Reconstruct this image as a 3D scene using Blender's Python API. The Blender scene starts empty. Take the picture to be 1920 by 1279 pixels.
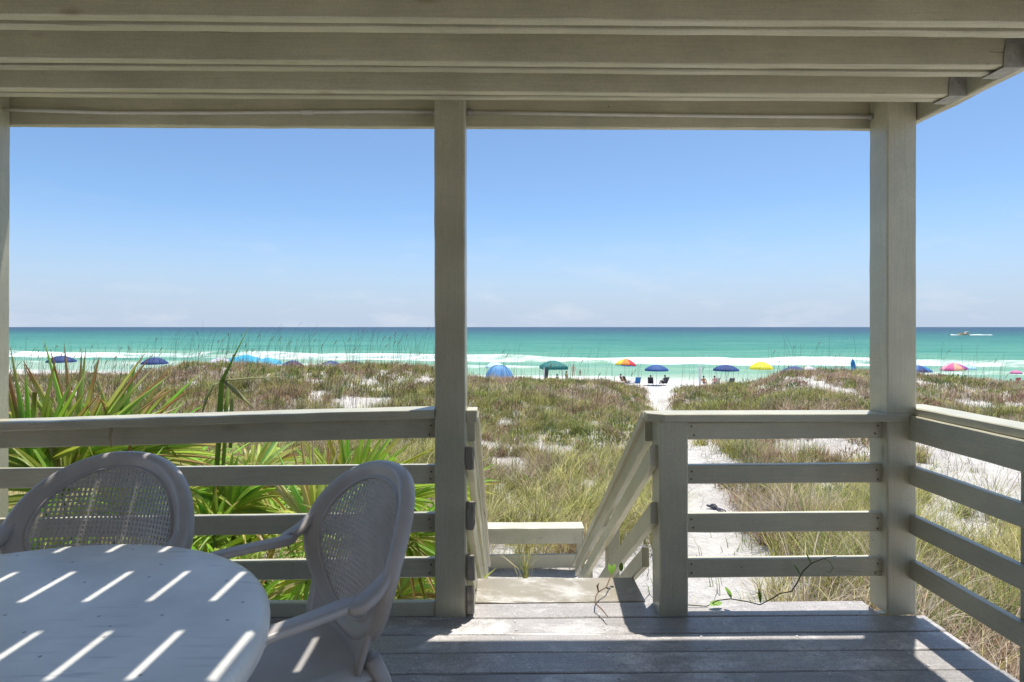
import bpy, math, random
import numpy as np
from mathutils import Vector, Matrix

random.seed(7)
rng = np.random.default_rng(7)
R = math.radians
scene = bpy.context.scene
col = scene.collection

# ------------------------------------------------------------------ camera, sky, sun, exposure
F = 1111.0                      # focal length in pixels of the 1920 wide photograph
EYE = 1.356
cd = bpy.data.cameras.new('camera')
cam = bpy.data.objects.new('camera', cd)
col.objects.link(cam)
cam.location = (0, 0, EYE)
cam.rotation_euler = (R(90), 0, R(-0.877))
cd.sensor_width = 36
cd.lens = 36 * F / 1920
cd.shift_y = -26.5 / 1920
cd.clip_start = 0.05
cd.clip_end = 60000
scene.camera = cam

SUN_K = (0.128, 0.18)           # horizontal run per metre of height: towards -x and towards -y
sun_dir = Vector((SUN_K[0], SUN_K[1], 1.0)).normalized()      # towards the sun
sun_el = math.asin(sun_dir.z)
sun_az = math.atan2(sun_dir.x, sun_dir.y)

world = bpy.data.worlds.new('World')
scene.world = world
world.use_nodes = True
wn = world.node_tree
for n in list(wn.nodes):
    wn.nodes.remove(n)
w_out = wn.nodes.new('ShaderNodeOutputWorld')
w_bg = wn.nodes.new('ShaderNodeBackground')
w_sky = wn.nodes.new('ShaderNodeTexSky')
w_sky.sky_type = 'NISHITA'
w_sky.sun_disc = False
w_sky.sun_elevation = sun_el
w_sky.sun_rotation = sun_az
w_sky.altitude = 0
w_sky.air_density = 0.7
w_sky.dust_density = 1.1
w_sky.ozone_density = 7.0
w_bg.inputs['Strength'].default_value = 0.082
# thin broken cloud low over the sea
w_tc = wn.nodes.new('ShaderNodeTexCoord')
w_sep = wn.nodes.new('ShaderNodeSeparateXYZ')
w_map = wn.nodes.new('ShaderNodeMapping'); w_map.inputs['Scale'].default_value = (3.2, 3.2, 11.0)
w_map.inputs['Location'].default_value = (0.35, 1.3, 0.2)
w_noi = wn.nodes.new('ShaderNodeTexNoise'); w_noi.inputs['Scale'].default_value = 2.3; w_noi.inputs['Detail'].default_value = 9
w_noi.inputs['Roughness'].default_value = 0.62
w_r1 = wn.nodes.new('ShaderNodeMapRange'); w_r1.inputs[1].default_value = 0.52; w_r1.inputs[2].default_value = 0.74
w_r1.inputs[3].default_value = 0; w_r1.inputs[4].default_value = 0.45
w_r2 = wn.nodes.new('ShaderNodeMapRange'); w_r2.inputs[1].default_value = 0.02; w_r2.inputs[2].default_value = 0.20
w_r2.inputs[3].default_value = 1; w_r2.inputs[4].default_value = 0.0
w_mul = wn.nodes.new('ShaderNodeMath'); w_mul.operation = 'MULTIPLY'
w_mix = wn.nodes.new('ShaderNodeMixRGB'); w_mix.inputs[2].default_value = (3.8, 4.15, 4.6, 1)
L = wn.links.new
L(w_tc.outputs['Generated'], w_map.inputs['Vector']); L(w_tc.outputs['Generated'], w_sep.inputs[0])
L(w_map.outputs[0], w_noi.inputs['Vector']); L(w_noi.outputs[0], w_r1.inputs[0]); L(w_sep.outputs['Z'], w_r2.inputs[0])
L(w_r1.outputs[0], w_mul.inputs[0]); L(w_r2.outputs[0], w_mul.inputs[1]); L(w_mul.outputs[0], w_mix.inputs[0])
w_tint = wn.nodes.new('ShaderNodeMixRGB'); w_tint.blend_type = 'MULTIPLY'; w_tint.inputs[0].default_value = 1; w_tint.inputs[2].default_value = (0.97, 1.02, 0.955, 1)
L(w_sky.outputs[0], w_tint.inputs[1])
w_hr = wn.nodes.new('ShaderNodeMapRange'); w_hr.interpolation_type = 'SMOOTHSTEP'
w_hr.inputs[1].default_value = -0.02; w_hr.inputs[2].default_value = 0.20; w_hr.inputs[3].default_value = 0.95; w_hr.inputs[4].default_value = 0.0
w_hz = wn.nodes.new('ShaderNodeMixRGB'); w_hz.inputs[2].default_value = (2.75, 3.25, 4.1, 1)
L(w_sep.outputs['Z'], w_hr.inputs[0]); L(w_hr.outputs[0], w_hz.inputs[0]); L(w_tint.outputs[0], w_hz.inputs[1]); L(w_hz.outputs[0], w_mix.inputs[1]); L(w_mix.outputs[0], w_bg.inputs['Color']); L(w_bg.outputs[0], w_out.inputs[0])

sd = bpy.data.lights.new('sun', 'SUN')
sd.energy = 2.75
sd.angle = R(0.53)
sd.color = (1.0, 0.955, 0.88)
sun = bpy.data.objects.new('sun', sd)
col.objects.link(sun)
sun.rotation_euler = (-sun_dir).to_track_quat('-Z', 'Y').to_euler()
sun.location = (10, 10, 40)

scene.view_settings.view_transform = 'Standard'
scene.view_settings.look = 'None'
scene.view_settings.exposure = 1.3
scene.view_settings.gamma = 1
scene.render.engine = 'CYCLES'
scene.cycles.max_bounces = 8
scene.cycles.diffuse_bounces = 5
scene.cycles.use_denoising = True

# ------------------------------------------------------------------ helpers
def vp(px, py, d):
    """photo pixel and depth along the view -> world point (used to read sizes off the photograph)"""
    xc = (px - 960) * d / F
    return Vector((xc * YC + d * YS, d * YC - xc * YS, EYE - (py - 613) * d / F))
YC, YS = math.cos(R(0.877)), math.sin(R(0.877))

def link(o, parent=None):
    col.objects.link(o)
    if parent is not None:
        o.parent = parent
    return o

def tag(o, label=None, cat=None, group=None, kind=None):
    if label: o['label'] = label
    if cat: o['category'] = cat
    if group: o['group'] = group
    if kind: o['kind'] = kind
    return o

def empty(name, loc=(0, 0, 0), rz=0.0):
    o = bpy.data.objects.new(name, None)
    o.location = loc
    o.rotation_euler = (0, 0, rz)
    o.empty_display_size = 0.1
    col.objects.link(o)
    return o

def mesh_obj(name, verts, faces, m=None, parent=None, smooth=False, colors=None):
    me = bpy.data.meshes.new(name)
    me.from_pydata([tuple(v) for v in verts], [], faces)
    if smooth:
        me.polygons.foreach_set('use_smooth', [True] * len(me.polygons))
    if colors is not None:
        a = me.color_attributes.new('Col', 'FLOAT_COLOR', 'POINT')
        a.data.foreach_set('color', np.asarray(colors, dtype=np.float32).ravel())
    me.update()
    o = bpy.data.objects.new(name, me)
    if m: me.materials.append(m)
    return link(o, parent)

class MB:
    """collects vertices and faces of one mesh"""
    def __init__(s): s.v = []; s.f = []; s.c = []
    def add(s, v, f, c=None):
        b = len(s.v); s.v += [tuple(p) for p in v]; s.f += [tuple(i + b for i in q) for q in f]
        if c is not None:
            s.c += c if isinstance(c, list) else [c] * len(v)
    def box(s, a, b):
        x0, y0, z0 = a; x1, y1, z1 = b
        s.add([(x0,y0,z0),(x1,y0,z0),(x1,y1,z0),(x0,y1,z0),(x0,y0,z1),(x1,y0,z1),(x1,y1,z1),(x0,y1,z1)],
              [(0,3,2,1),(4,5,6,7),(0,1,5,4),(1,2,6,5),(2,3,7,6),(3,0,4,7)])
    def tube(s, pts, radii, n=8, cap=True, flat=1.0, up=None, c=None, closed=False):
        pts = [Vector(p) for p in pts]
        m = len(pts)
        if not hasattr(radii, '__len__'): radii = [radii] * m
        rings = []
        ref = None
        for i, p in enumerate(pts):
            if closed: t = pts[(i + 1) % m] - pts[i - 1]
            else: t = pts[min(i + 1, m - 1)] - pts[max(i - 1, 0)]
            t.normalize()
            if up is None:
                if ref is None:
                    ref = Vector((0, 0, 1)) if abs(t.z) < 0.9 else Vector((1, 0, 0))
                side = t.cross(ref)
                if side.length < 1e-5: side = t.orthogonal()
                side.normalize(); nrm = side.cross(t); ref = nrm
            else:
                u = Vector(up[i]) if hasattr(up[0], '__len__') else Vector(up)
                side = t.cross(u)
                if side.length < 1e-5: side = t.orthogonal()
                side.normalize(); nrm = side.cross(t)
            r = radii[i]
            rw, rh = r if hasattr(r, '__len__') else (r, r * flat)
            ring = []
            for k in range(n):
                a = 2 * math.pi * k / n
                ca, sa = math.cos(a), math.sin(a)
                if hasattr(r, '__len__'):       # rounded rectangle section
                    e = 0.55
                    ca = math.copysign(abs(ca) ** e, ca); sa = math.copysign(abs(sa) ** e, sa)
                ring.append(p + side * rw * ca + nrm * rh * sa)
            rings.append(ring)
        v = [q for r_ in rings for q in r_]
        f = []
        for i in range(m if closed else m - 1):
            j = (i + 1) % m
            for k in range(n):
                k2 = (k + 1) % n
                f.append((i*n+k, i*n+k2, j*n+k2, j*n+k))
        if cap and not closed:
            f.append(tuple(range(n - 1, -1, -1))); f.append(tuple((m-1)*n + k for k in range(n)))
        s.add(v, f, c)
    def lathe(s, prof, n=32, cx=0, cy=0, cap=False):
        v = []; f = []
        for r, z in prof:
            for k in range(n):
                a = 2 * math.pi * k / n
                v.append((cx + r * math.cos(a), cy + r * math.sin(a), z))
        for i in range(len(prof) - 1):
            for k in range(n):
                k2 = (k + 1) % n
                f.append((i*n+k, i*n+k2, (i+1)*n+k2, (i+1)*n+k))
        if cap:
            f.append(tuple(range(n - 1, -1, -1))); f.append(tuple((len(prof)-1)*n + k for k in range(n)))
        s.add(v, f)
    def build(s, name, m, parent=None, smooth=False):
        return mesh_obj(name, s.v, s.f, m, parent, smooth, colors=[tuple(c) for c in s.c] if s.c else None)

def plank(name, a, b, w, t, m, parent=None, up=(0, 0, 1), jit=0.0014, ch=0.004, seg=0.12, cut=None):
    """a sawn board from a to b: w across (along up), t thick; worn arrises, slightly uneven"""
    a = Vector(a); b = Vector(b)
    X = (b - a); ln = X.length; X.normalize()
    Y = Vector(up).cross(X).normalized(); Z = X.cross(Y)
    M = Matrix((X, Y, Z)).transposed().to_4x4(); M.translation = (a + b) / 2
    n = max(2, int(ln / seg)) + 1
    hw, ht = w / 2, t / 2
    sec = [(-ht, -hw + ch), (-ht + ch, -hw), (ht - ch, -hw), (ht, -hw + ch), (ht, hw - ch), (ht - ch, hw), (-ht + ch, hw), (-ht, hw - ch)]
    v = []; f = []
    ph = random.random() * 100
    for i in range(n):
        x = -ln / 2 + ln * i / (n - 1)
        by = jit * 1.5 * math.sin(x * 1.7 + ph); bz = jit * 1.5 * math.sin(x * 1.3 + ph * 2)
        for (y, z) in sec:
            jx = 0
            if cut and i in (0, n - 1): jx = cut[0 if i == 0 else 1] * z
            v.append((x + jx, y + by + random.gauss(0, jit * .5), z + bz + random.gauss(0, jit * .5)))
    for i in range(n - 1):
        for k in range(8):
            k2 = (k + 1) % 8
            f.append((i*8+k, i*8+k2, (i+1)*8+k2, (i+1)*8+k))
    f.append(tuple(range(7, -1, -1))); f.append(tuple((n-1)*8 + k for k in range(8)))
    o = mesh_obj(name, v, f, m, None)
    if parent is not None:
        o.parent = parent
        o.matrix_basis = Matrix.Translation(-Vector(parent.location)) @ M
    else:
        o.matrix_basis = M
    return o

# ------------------------------------------------------------------ materials
def new_mat(name):
    m = bpy.data.materials.new(name); m.use_nodes = True
    nt = m.node_tree
    b = nt.nodes['Principled BSDF']
    return m, nt, b

def nd(nt, t, **kw):
    n = nt.nodes.new(t)
    for k, v in kw.items():
        if k.startswith('i_'):
            key = k[2:]
            n.inputs[int(key) if key.isdigit() else key].default_value = v
        else: setattr(n, k, v)
    return n

def ramp(nt, stops, interp='LINEAR'):
    r = nt.nodes.new('ShaderNodeValToRGB'); r.color_ramp.interpolation = interp
    e = r.color_ramp.elements
    while len(e) < len(stops): e.new(0.5)
    for i, (p, c) in enumerate(stops):
        e[i].position = p; e[i].color = (c[0], c[1], c[2], 1) if hasattr(c, '__len__') else (c, c, c, 1)
    return r

def simple(name, c, rough=0.6, noise=0.12, scale=8, spec=0.3, bump=0.0, bscale=60):
    m, nt, b = new_mat(name)
    tc = nd(nt, 'ShaderNodeTexCoord')
    n = nd(nt, 'ShaderNodeTexNoise', i_Scale=scale, i_Detail=6.0)
    nt.links.new(tc.outputs['Object'], n.inputs['Vector'])
    r = ramp(nt, [(0.3, [x * (1 - noise) for x in c]), (0.7, [min(1, x * (1 + noise)) for x in c])])
    nt.links.new(n.outputs[0], r.inputs[0]); nt.links.new(r.outputs[0], b.inputs['Base Color'])
    b.inputs['Roughness'].default_value = rough
    b.inputs['Specular IOR Level'].default_value = spec
    if bump:
        n2 = nd(nt, 'ShaderNodeTexNoise', i_Scale=bscale, i_Detail=4.0)
        nt.links.new(tc.outputs['Object'], n2.inputs['Vector'])
        bp = nd(nt, 'ShaderNodeBump', i_Strength=bump, i_Distance=0.01)
        nt.links.new(n2.outputs[0], bp.inputs['Height']); nt.links.new(bp.outputs[0], b.inputs['Normal'])
    return m

def wood(name, c, dark, speck=0.0, grain=0.25, wear=None, wearamt=0.0, rough=0.31, crack=0.5, spots=True, spec=0.55):
    """painted or weathered boards; the grain runs along the board's own x"""
    m, nt, b = new_mat(name)
    L = nt.links.new
    tc = nd(nt, 'ShaderNodeTexCoord')
    oi = nd(nt, 'ShaderNodeObjectInfo')
    add = nd(nt, 'ShaderNodeVectorMath', operation='ADD')
    sc = nd(nt, 'ShaderNodeVectorMath', operation='SCALE'); sc.inputs['Scale'].default_value = 37.0
    cx = nd(nt, 'ShaderNodeCombineXYZ')
    for i in range(3): L(oi.outputs['Random'], cx.inputs[i])
    L(cx.outputs[0], sc.inputs[0]); L(tc.outputs['Object'], add.inputs[0]); L(sc.outputs[0], add.inputs[1])
    mp = nd(nt, 'ShaderNodeMapping'); mp.inputs['Scale'].default_value = (3.0, 95, 95)
    L(add.outputs[0], mp.inputs['Vector'])
    g = nd(nt, 'ShaderNodeTexNoise', i_Scale=1.6, i_Detail=6.0, i_Roughness=0.6, i_Distortion=0.6)
    L(mp.outputs[0], g.inputs['Vector'])
    gr = ramp(nt, [(0.30, [x * (1 - grain) for x in c]), (0.62, c), (0.85, [min(1, x * (1 + grain * .4)) for x in c])])
    L(g.outputs[0], gr.inputs[0])
    # large mottling and grime
    n2 = nd(nt, 'ShaderNodeTexNoise', i_Scale=3.0, i_Detail=7.0, i_Roughness=0.65)
    L(add.outputs[0], n2.inputs['Vector'])
    r2 = ramp(nt, [(0.35, 0.80), (0.65, 1.06)])
    L(n2.outputs[0], r2.inputs[0])
    mul = nd(nt, 'ShaderNodeMixRGB', blend_type='MULTIPLY'); mul.inputs[0].default_value = 0.75
    L(gr.outputs[0], mul.inputs[1]); L(r2.outputs[0], mul.inputs[2])
    last = mul
    # checks along the grain
    mp2 = nd(nt, 'ShaderNodeMapping'); mp2.inputs['Scale'].default_value = (0.9, 26, 26)
    L(add.outputs[0], mp2.inputs['Vector'])
    ck = nd(nt, 'ShaderNodeTexNoise', i_Scale=2.4, i_Detail=3.0, i_Distortion=0.3)
    L(mp2.outputs[0], ck.inputs['Vector'])
    cr = ramp(nt, [(0.745, 0.0), (0.765, 1.0)])
    L(ck.outputs[0], cr.inputs[0])
    cm = nd(nt, 'ShaderNodeMath', operation='MULTIPLY'); cm.inputs[1].default_value = crack
    L(cr.outputs[0], cm.inputs[0])
    mx = nd(nt, 'ShaderNodeMixRGB'); mx.inputs[2].default_value = (*dark, 1)
    L(cm.outputs[0], mx.inputs[0]); L(last.outputs[0], mx.inputs[1]); last = mx
    if wear is not None:
        n3 = nd(nt, 'ShaderNodeTexNoise', i_Scale=2.6, i_Detail=12.0, i_Roughness=0.74, i_Distortion=0.4)
        mp3 = nd(nt, 'ShaderNodeMapping'); mp3.inputs['Scale'].default_value = (1.0, 1.5, 1.5)
        L(add.outputs[0], mp3.inputs['Vector']); L(mp3.outputs[0], n3.inputs['Vector'])
        r3 = ramp(nt, [(0.51, 0.0), (0.68, 1.0)])
        L(n3.outputs[0], r3.inputs[0])
        wm = nd(nt, 'ShaderNodeMath', operation='MULTIPLY'); wm.inputs[1].default_value = wearamt
        L(r3.outputs[0], wm.inputs[0])
        mw = nd(nt, 'ShaderNodeMixRGB'); mw.inputs[2].default_value = (*wear, 1)
        L(wm.outputs[0], mw.inputs[0]); L(last.outputs[0], mw.inputs[1]); last = mw
    if spots:
        vo = nd(nt, 'ShaderNodeTexVoronoi', i_Scale=5.5)
        L(add.outputs[0], vo.inputs['Vector'])
        vr = ramp(nt, [(0.018, 0.75), (0.030, 0.0)])
        L(vo.outputs['Distance'], vr.inputs[0])
        ms = nd(nt, 'ShaderNodeMixRGB'); ms.inputs[2].default_value = (*dark, 1)
        L(vr.outputs[0], ms.inputs[0]); L(last.outputs[0], ms.inputs[1]); last = ms
    if speck:
        sn = nd(nt, 'ShaderNodeTexNoise', i_Scale=150.0, i_Detail=3.0, i_Roughness=0.7); L(add.outputs[0], sn.inputs['Vector'])
        sr = ramp(nt, [(0.32, 1 - speck), (0.5, 1.0), (0.70, 1 + speck)]); L(sn.outputs[0], sr.inputs[0])
        sm = nd(nt, 'ShaderNodeMixRGB', blend_type='MULTIPLY'); sm.inputs[0].default_value = 1.0
        L(last.outputs[0], sm.inputs[1]); L(sr.outputs[0], sm.inputs[2]); last = sm
    vr_ = nd(nt, 'ShaderNodeMapRange'); vr_.inputs[3].default_value = 0.86; vr_.inputs[4].default_value = 1.08
    L(oi.outputs['Random'], vr_.inputs[0])
    vm = nd(nt, 'ShaderNodeVectorMath', operation='SCALE'); L(last.outputs[0], vm.inputs[0]); L(vr_.outputs[0], vm.inputs['Scale']); last = vm
    # knots showing through
    kv = nd(nt, 'ShaderNodeTexVoronoi', i_Scale=1.0)
    km = nd(nt, 'ShaderNodeMapping'); km.inputs['Scale'].default_value = (1.6, 4.0, 4.0)
    L(add.outputs[0], km.inputs['Vector']); L(km.outputs[0], kv.inputs['Vector'])
    kr = ramp(nt, [(0.03, 0.55), (0.06, 0.25), (0.085, 0.0)]); L(kv.outputs['Distance'], kr.inputs[0])
    kx = nd(nt, 'ShaderNodeMixRGB'); kx.inputs[2].default_value = (0.24, 0.18, 0.11, 1)
    L(kr.outputs[0], kx.inputs[0]); L(last.outputs[0], kx.inputs[1]); last = kx
    L(last.outputs[0], b.inputs['Base Color'])
    b.inputs['Roughness'].default_value = rough
    b.inputs['Specular IOR Level'].default_value = spec
    hm = nd(nt, 'ShaderNodeMath', operation='SUBTRACT')
    L(g.outputs[0], hm.inputs[0]); L(cm.outputs[0], hm.inputs[1])
    bp = nd(nt, 'ShaderNodeBump', i_Strength=0.35, i_Distance=0.002)
    L(hm.outputs[0], bp.inputs['Height']); L(bp.outputs[0], b.inputs['Normal'])
    return m

M = {}
M['paint'] = wood('tan_paint', (0.54, 0.51, 0.375), (0.10, 0.085, 0.06), speck=0.10, grain=0.13, crack=0.75)
M['deck'] = wood('deck_paint', (0.385, 0.36, 0.34), (0.10, 0.08, 0.07), speck=0.35, grain=0.22, wear=(0.74, 0.72, 0.69), wearamt=0.8, crack=0.35, rough=0.36, spec=0.6)
M['tread'] = wood('tread_paint', (0.34, 0.30, 0.225), (0.12, 0.09, 0.06), speck=0.12, grain=0.08, wear=(0.74, 0.72, 0.68), wearamt=0.9, crack=0.3)
M['rawend'] = wood('weathered_end', (0.30, 0.27, 0.22), (0.05, 0.045, 0.04), grain=0.4, crack=0.9)
M['metal'] = simple('galvanised', (0.33, 0.32, 0.29), 0.5, 0.25, 30, 0.5)
M['pipe'] = simple('pipe_white', (0.62, 0.60, 0.54), 0.45, 0.08, 10)
M['plastic'] = simple('taupe_resin', (0.47, 0.435, 0.405), 0.34, 0.13, 7, 0.5, bump=0.05, bscale=140)
M['white_top'] = simple('table_white', (0.86, 0.845, 0.775), 0.33, 0.12, 6, 0.7, bump=0.04, bscale=200)
M['seat'] = simple('taupe_resin_seat', (0.52, 0.50, 0.475), 0.2, 0.10, 5, 0.5)
M['screw'] = simple('screw_steel', (0.5, 0.5, 0.5), 0.35, 0.2, 10, 0.6)
M['vine'] = simple('vine_stem', (0.09, 0.10, 0.04), 0.6, 0.2, 20)
M['leaf'] = simple('vine_leaf', (0.16, 0.30, 0.04), 0.5, 0.2, 20)
M['twig'] = simple('dry_twig', (0.16, 0.10, 0.06), 0.8, 0.3, 20)
M['siding'] = simple('unseen_house_siding', (0.11, 0.09, 0.06), 0.7, 0.08, 3)  # dark so the added house bounces little light onto the porch

def leafy(name, trans=0.35, rough=0.5, spec=0.3, attr='Col'):
    m, nt, b = new_mat(name)
    L = nt.links.new
    at = nd(nt, 'ShaderNodeAttribute', attribute_name=attr)
    L(at.outputs['Color'], b.inputs['Base Color'])
    b.inputs['Roughness'].default_value = rough
    b.inputs['Specular IOR Level'].default_value = spec
    tr = nd(nt, 'ShaderNodeBsdfTranslucent')
    L(at.outputs['Color'], tr.inputs['Color'])
    mx = nd(nt, 'ShaderNodeMixShader'); mx.inputs[0].default_value = trans
    out = nt.nodes['Material Output']
    L(b.outputs[0], mx.inputs[1]); L(tr.outputs[0], mx.inputs[2]); L(mx.outputs[0], out.inputs['Surface'])
    return m
M['frond'] = leafy('palmetto_leaf', 0.58, 0.38, 0.5)
M['grass'] = leafy('dune_grass', 0.30, 0.7, 0.1)

# table: faint scratches and dirt specks on the white resin
def table_material():
    m = M['white_top']; nt = m.node_tree; L = nt.links.new
    b = nt.nodes['Principled BSDF']
    src = b.inputs['Base Color'].links[0].from_socket
    tc = nd(nt, 'ShaderNodeTexCoord')
    mp = nd(nt, 'ShaderNodeMapping'); mp.inputs['Rotation'].default_value = (0, 0, 0.5); mp.inputs['Scale'].default_value = (4, 60, 1)
    L(tc.outputs['Object'], mp.inputs['Vector'])
    n = nd(nt, 'ShaderNodeTexNoise', i_Scale=1.5, i_Detail=3.0)
    L(mp.outputs[0], n.inputs['Vector'])
    r = ramp(nt, [(0.57, 0.0), (0.66, 0.5)])
    L(n.outputs[0], r.inputs[0])
    n2 = nd(nt, 'ShaderNodeTexNoise', i_Scale=2.0, i_Detail=2.0); L(tc.outputs['Object'], n2.inputs['Vector'])
    r2 = ramp(nt, [(0.40, 0.0), (0.60, 1.0)]); L(n2.outputs[0], r2.inputs[0])
    mm = nd(nt, 'ShaderNodeMath', operation='MULTIPLY'); L(r.outputs[0], mm.inputs[0]); L(r2.outputs[0], mm.inputs[1])
    vo = nd(nt, 'ShaderNodeTexVoronoi', voronoi_dimensions='2D', i_Scale=7.0); L(tc.outputs['Object'], vo.inputs['Vector'])
    vr = ramp(nt, [(0.018, 0.85), (0.032, 0.0)]); L(vo.outputs['Distance'], vr.inputs[0])
    mx0 = nd(nt, 'ShaderNodeMath', operation='MAXIMUM'); L(mm.outputs[0], mx0.inputs[0]); L(vr.outputs[0], mx0.inputs[1])
    mx = nd(nt, 'ShaderNodeMixRGB'); mx.inputs[2].default_value = (0.22, 0.2, 0.17, 1)
    L(mx0.outputs[0], mx.inputs[0]); L(src, mx.inputs[1]); L(mx.outputs[0], b.inputs['Base Color'])
table_material()

# ------------------------------------------------------------------ terrain
def vnoise(x, y, seed=0):
    x = np.asarray(x, float); y = np.asarray(y, float)
    xi = np.floor(x).astype(np.int64); yi = np.floor(y).astype(np.int64)
    fx = x - xi; fy = y - yi
    fx = fx * fx * (3 - 2 * fx); fy = fy * fy * (3 - 2 * fy)
    def h(a, b):
        n = (a * 374761393 + b * 668265263 + seed * 1442695041) & 0x7fffffff
        n = ((n ^ (n >> 13)) * 1274126177) & 0x7fffffff
        return ((n ^ (n >> 16)) & 0xffff) / 65535.0
    return (h(xi, yi) * (1 - fx) + h(xi + 1, yi) * fx) * (1 - fy) + (h(xi, yi + 1) * (1 - fx) + h(xi + 1, yi + 1) * fx) * fy

def fbm(x, y, seed=0, o=4):
    s = 0; a = 0.5; t = 0
    for i in range(o):
        s = s + a * vnoise(np.asarray(x) * 2 ** i, np.asarray(y) * 2 ** i, seed + i * 17); t += a; a *= 0.5
    return s / t

def sst(a, b, x):
    t = np.clip((np.asarray(x, float) - a) / (b - a), 0, 1)
    return t * t * (3 - 2 * t)

PATH = np.array([(1.0, 5.6), (2.2, 6.6), (3.0, 8.6), (3.75, 11.0), (4.3, 13.5), (4.9, 16.5), (5.7, 20.5), (6.7, 25.0), (8.0, 30.0), (9.5, 36), (11, 44)])
PATHW = np.array([0.8, 0.85, 0.50, 0.42, 0.36, 0.36, 0.40, 0.5, 0.75, 1.5, 3.0])
def path_dist(x, y):
    """distance from the trodden path in path half widths"""
    x = np.asarray(x, float); y = np.asarray(y, float)
    best = np.full(x.shape, 1e9)
    for i in range(len(PATH) - 1):
        a, b = PATH[i], PATH[i + 1]
        ab = b - a
        t = np.clip(((x - a[0]) * ab[0] + (y - a[1]) * ab[1]) / (ab @ ab), 0, 1)
        d = np.hypot(x - a[0] - t * ab[0], y - a[1] - t * ab[1]) / (PATHW[i] * (1 - t) + PATHW[i + 1] * t)
        best = np.minimum(best, d)
    return best

SEA = -5.3
def shore(x, y):
    return y + 0.2 * x - 78.0
def ground(x, y):
    x = np.asarray(x, float); y = np.asarray(y, float)
    az = x / np.maximum(y, 3.0)
    dune = -1.75 + 0.45 * sst(8, 27, y)
    dune = dune + 0.62 * sst(-0.02, -0.14, az) * (1 - sst(-0.52, -0.70, az)) * np.exp(-((y - 25) / 6.5) ** 2)
    dune = dune + 0.10 * np.exp(-((az - 0.03) / 0.08) ** 2) * np.exp(-((y - 25) / 5.0) ** 2)
    dune = dune - 0.58 * sst(0.15, 0.24, az) * (1 - sst(0.40, 0.50, az)) * sst(16, 24, y)
    dune = dune - 0.30 * sst(0.68, 0.84, az) * sst(14, 24, y)
    dune = dune + 0.34 * np.exp(-((az - 0.56) / 0.09) ** 2) * np.exp(-((y - 25) / 6.0) ** 2)
    dune = dune + (fbm(x * 0.22, y * 0.22, 3) - 0.5) * 0.8 * sst(7, 14, y) + (fbm(x * 0.9, y * 0.9, 9) - 0.5) * 0.16
    pd = path_dist(x, y)
    dune = dune - 0.20 * np.exp(-(pd / 1.3) ** 2) * sst(10, 20, y)
    s = shore(x, y)
    beach = np.where(s < 0, SEA - 0.030 * s, SEA - 0.055 * s)
    beach = np.minimum(beach, -3.9) + (fbm(x * 0.5, y * 0.5, 5) - 0.5) * 0.12
    t = sst(28.5, 43, y + (fbm(x * 0.12, y * 0.0 + 3, 21) - 0.5) * 5)
    return dune * (1 - t) + beach * t

def make_ground():
    ys = np.concatenate([np.linspace(-60, 4, 30), np.linspace(4.15, 16, 110), np.linspace(16.2, 48, 130), np.linspace(48.6, 130, 90), np.array([145, 170, 220, 300])])
    us = np.linspace(-1, 1, 301)
    Y, U = np.meshgrid(ys, us, indexing='ij')
    X = U * (9 + np.abs(Y) * 1.25)
    Z = ground(X, Y)
    pr = np.clip(path_dist(X, Y), 0, 4)
    Z = Z + (fbm(X * 3.1, Y * 3.1, 33, 3) - 0.5) * 0.16 * (pr < 1.6) * (Y < 40)
    v = np.stack([X, Y, Z], -1).reshape(-1, 3)
    ny, nx = Y.shape
    idx = np.arange(ny * nx).reshape(ny, nx)
    f = np.stack([idx[:-1, :-1], idx[:-1, 1:], idx[1:, 1:], idx[1:, :-1]], -1).reshape(-1, 4)
    return v, f

def np_mesh(name, v, f, m, smooth=True, colors=None):
    me = bpy.data.meshes.new(name)
    me.vertices.add(len(v)); me.vertices.foreach_set('co', np.asarray(v, np.float32).ravel())
    loops = np.concatenate([a.ravel() for a in f]) if isinstance(f, list) else f.ravel()
    if isinstance(f, list):
        tot = np.concatenate([np.full(len(a), a.shape[1]) for a in f])
    else:
        tot = np.full(len(f), f.shape[1])
    st = np.concatenate([[0], np.cumsum(tot)[:-1]])
    me.loops.add(len(loops)); me.loops.foreach_set('vertex_index', loops.astype(np.int32))
    me.polygons.add(len(tot)); me.polygons.foreach_set('loop_start', st.astype(np.int32))
    me.polygons.foreach_set('use_smooth', np.full(len(tot), smooth))
    if colors is not None:
        a = me.color_attributes.new('Col', 'FLOAT_COLOR', 'POINT')
        a.data.foreach_set('color', np.asarray(colors, np.float32).ravel())
    me.update(calc_edges=True); me.validate()
    me.materials.append(m)
    o = bpy.data.objects.new(name, me)
    col.objects.link(o)
    return o

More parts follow.
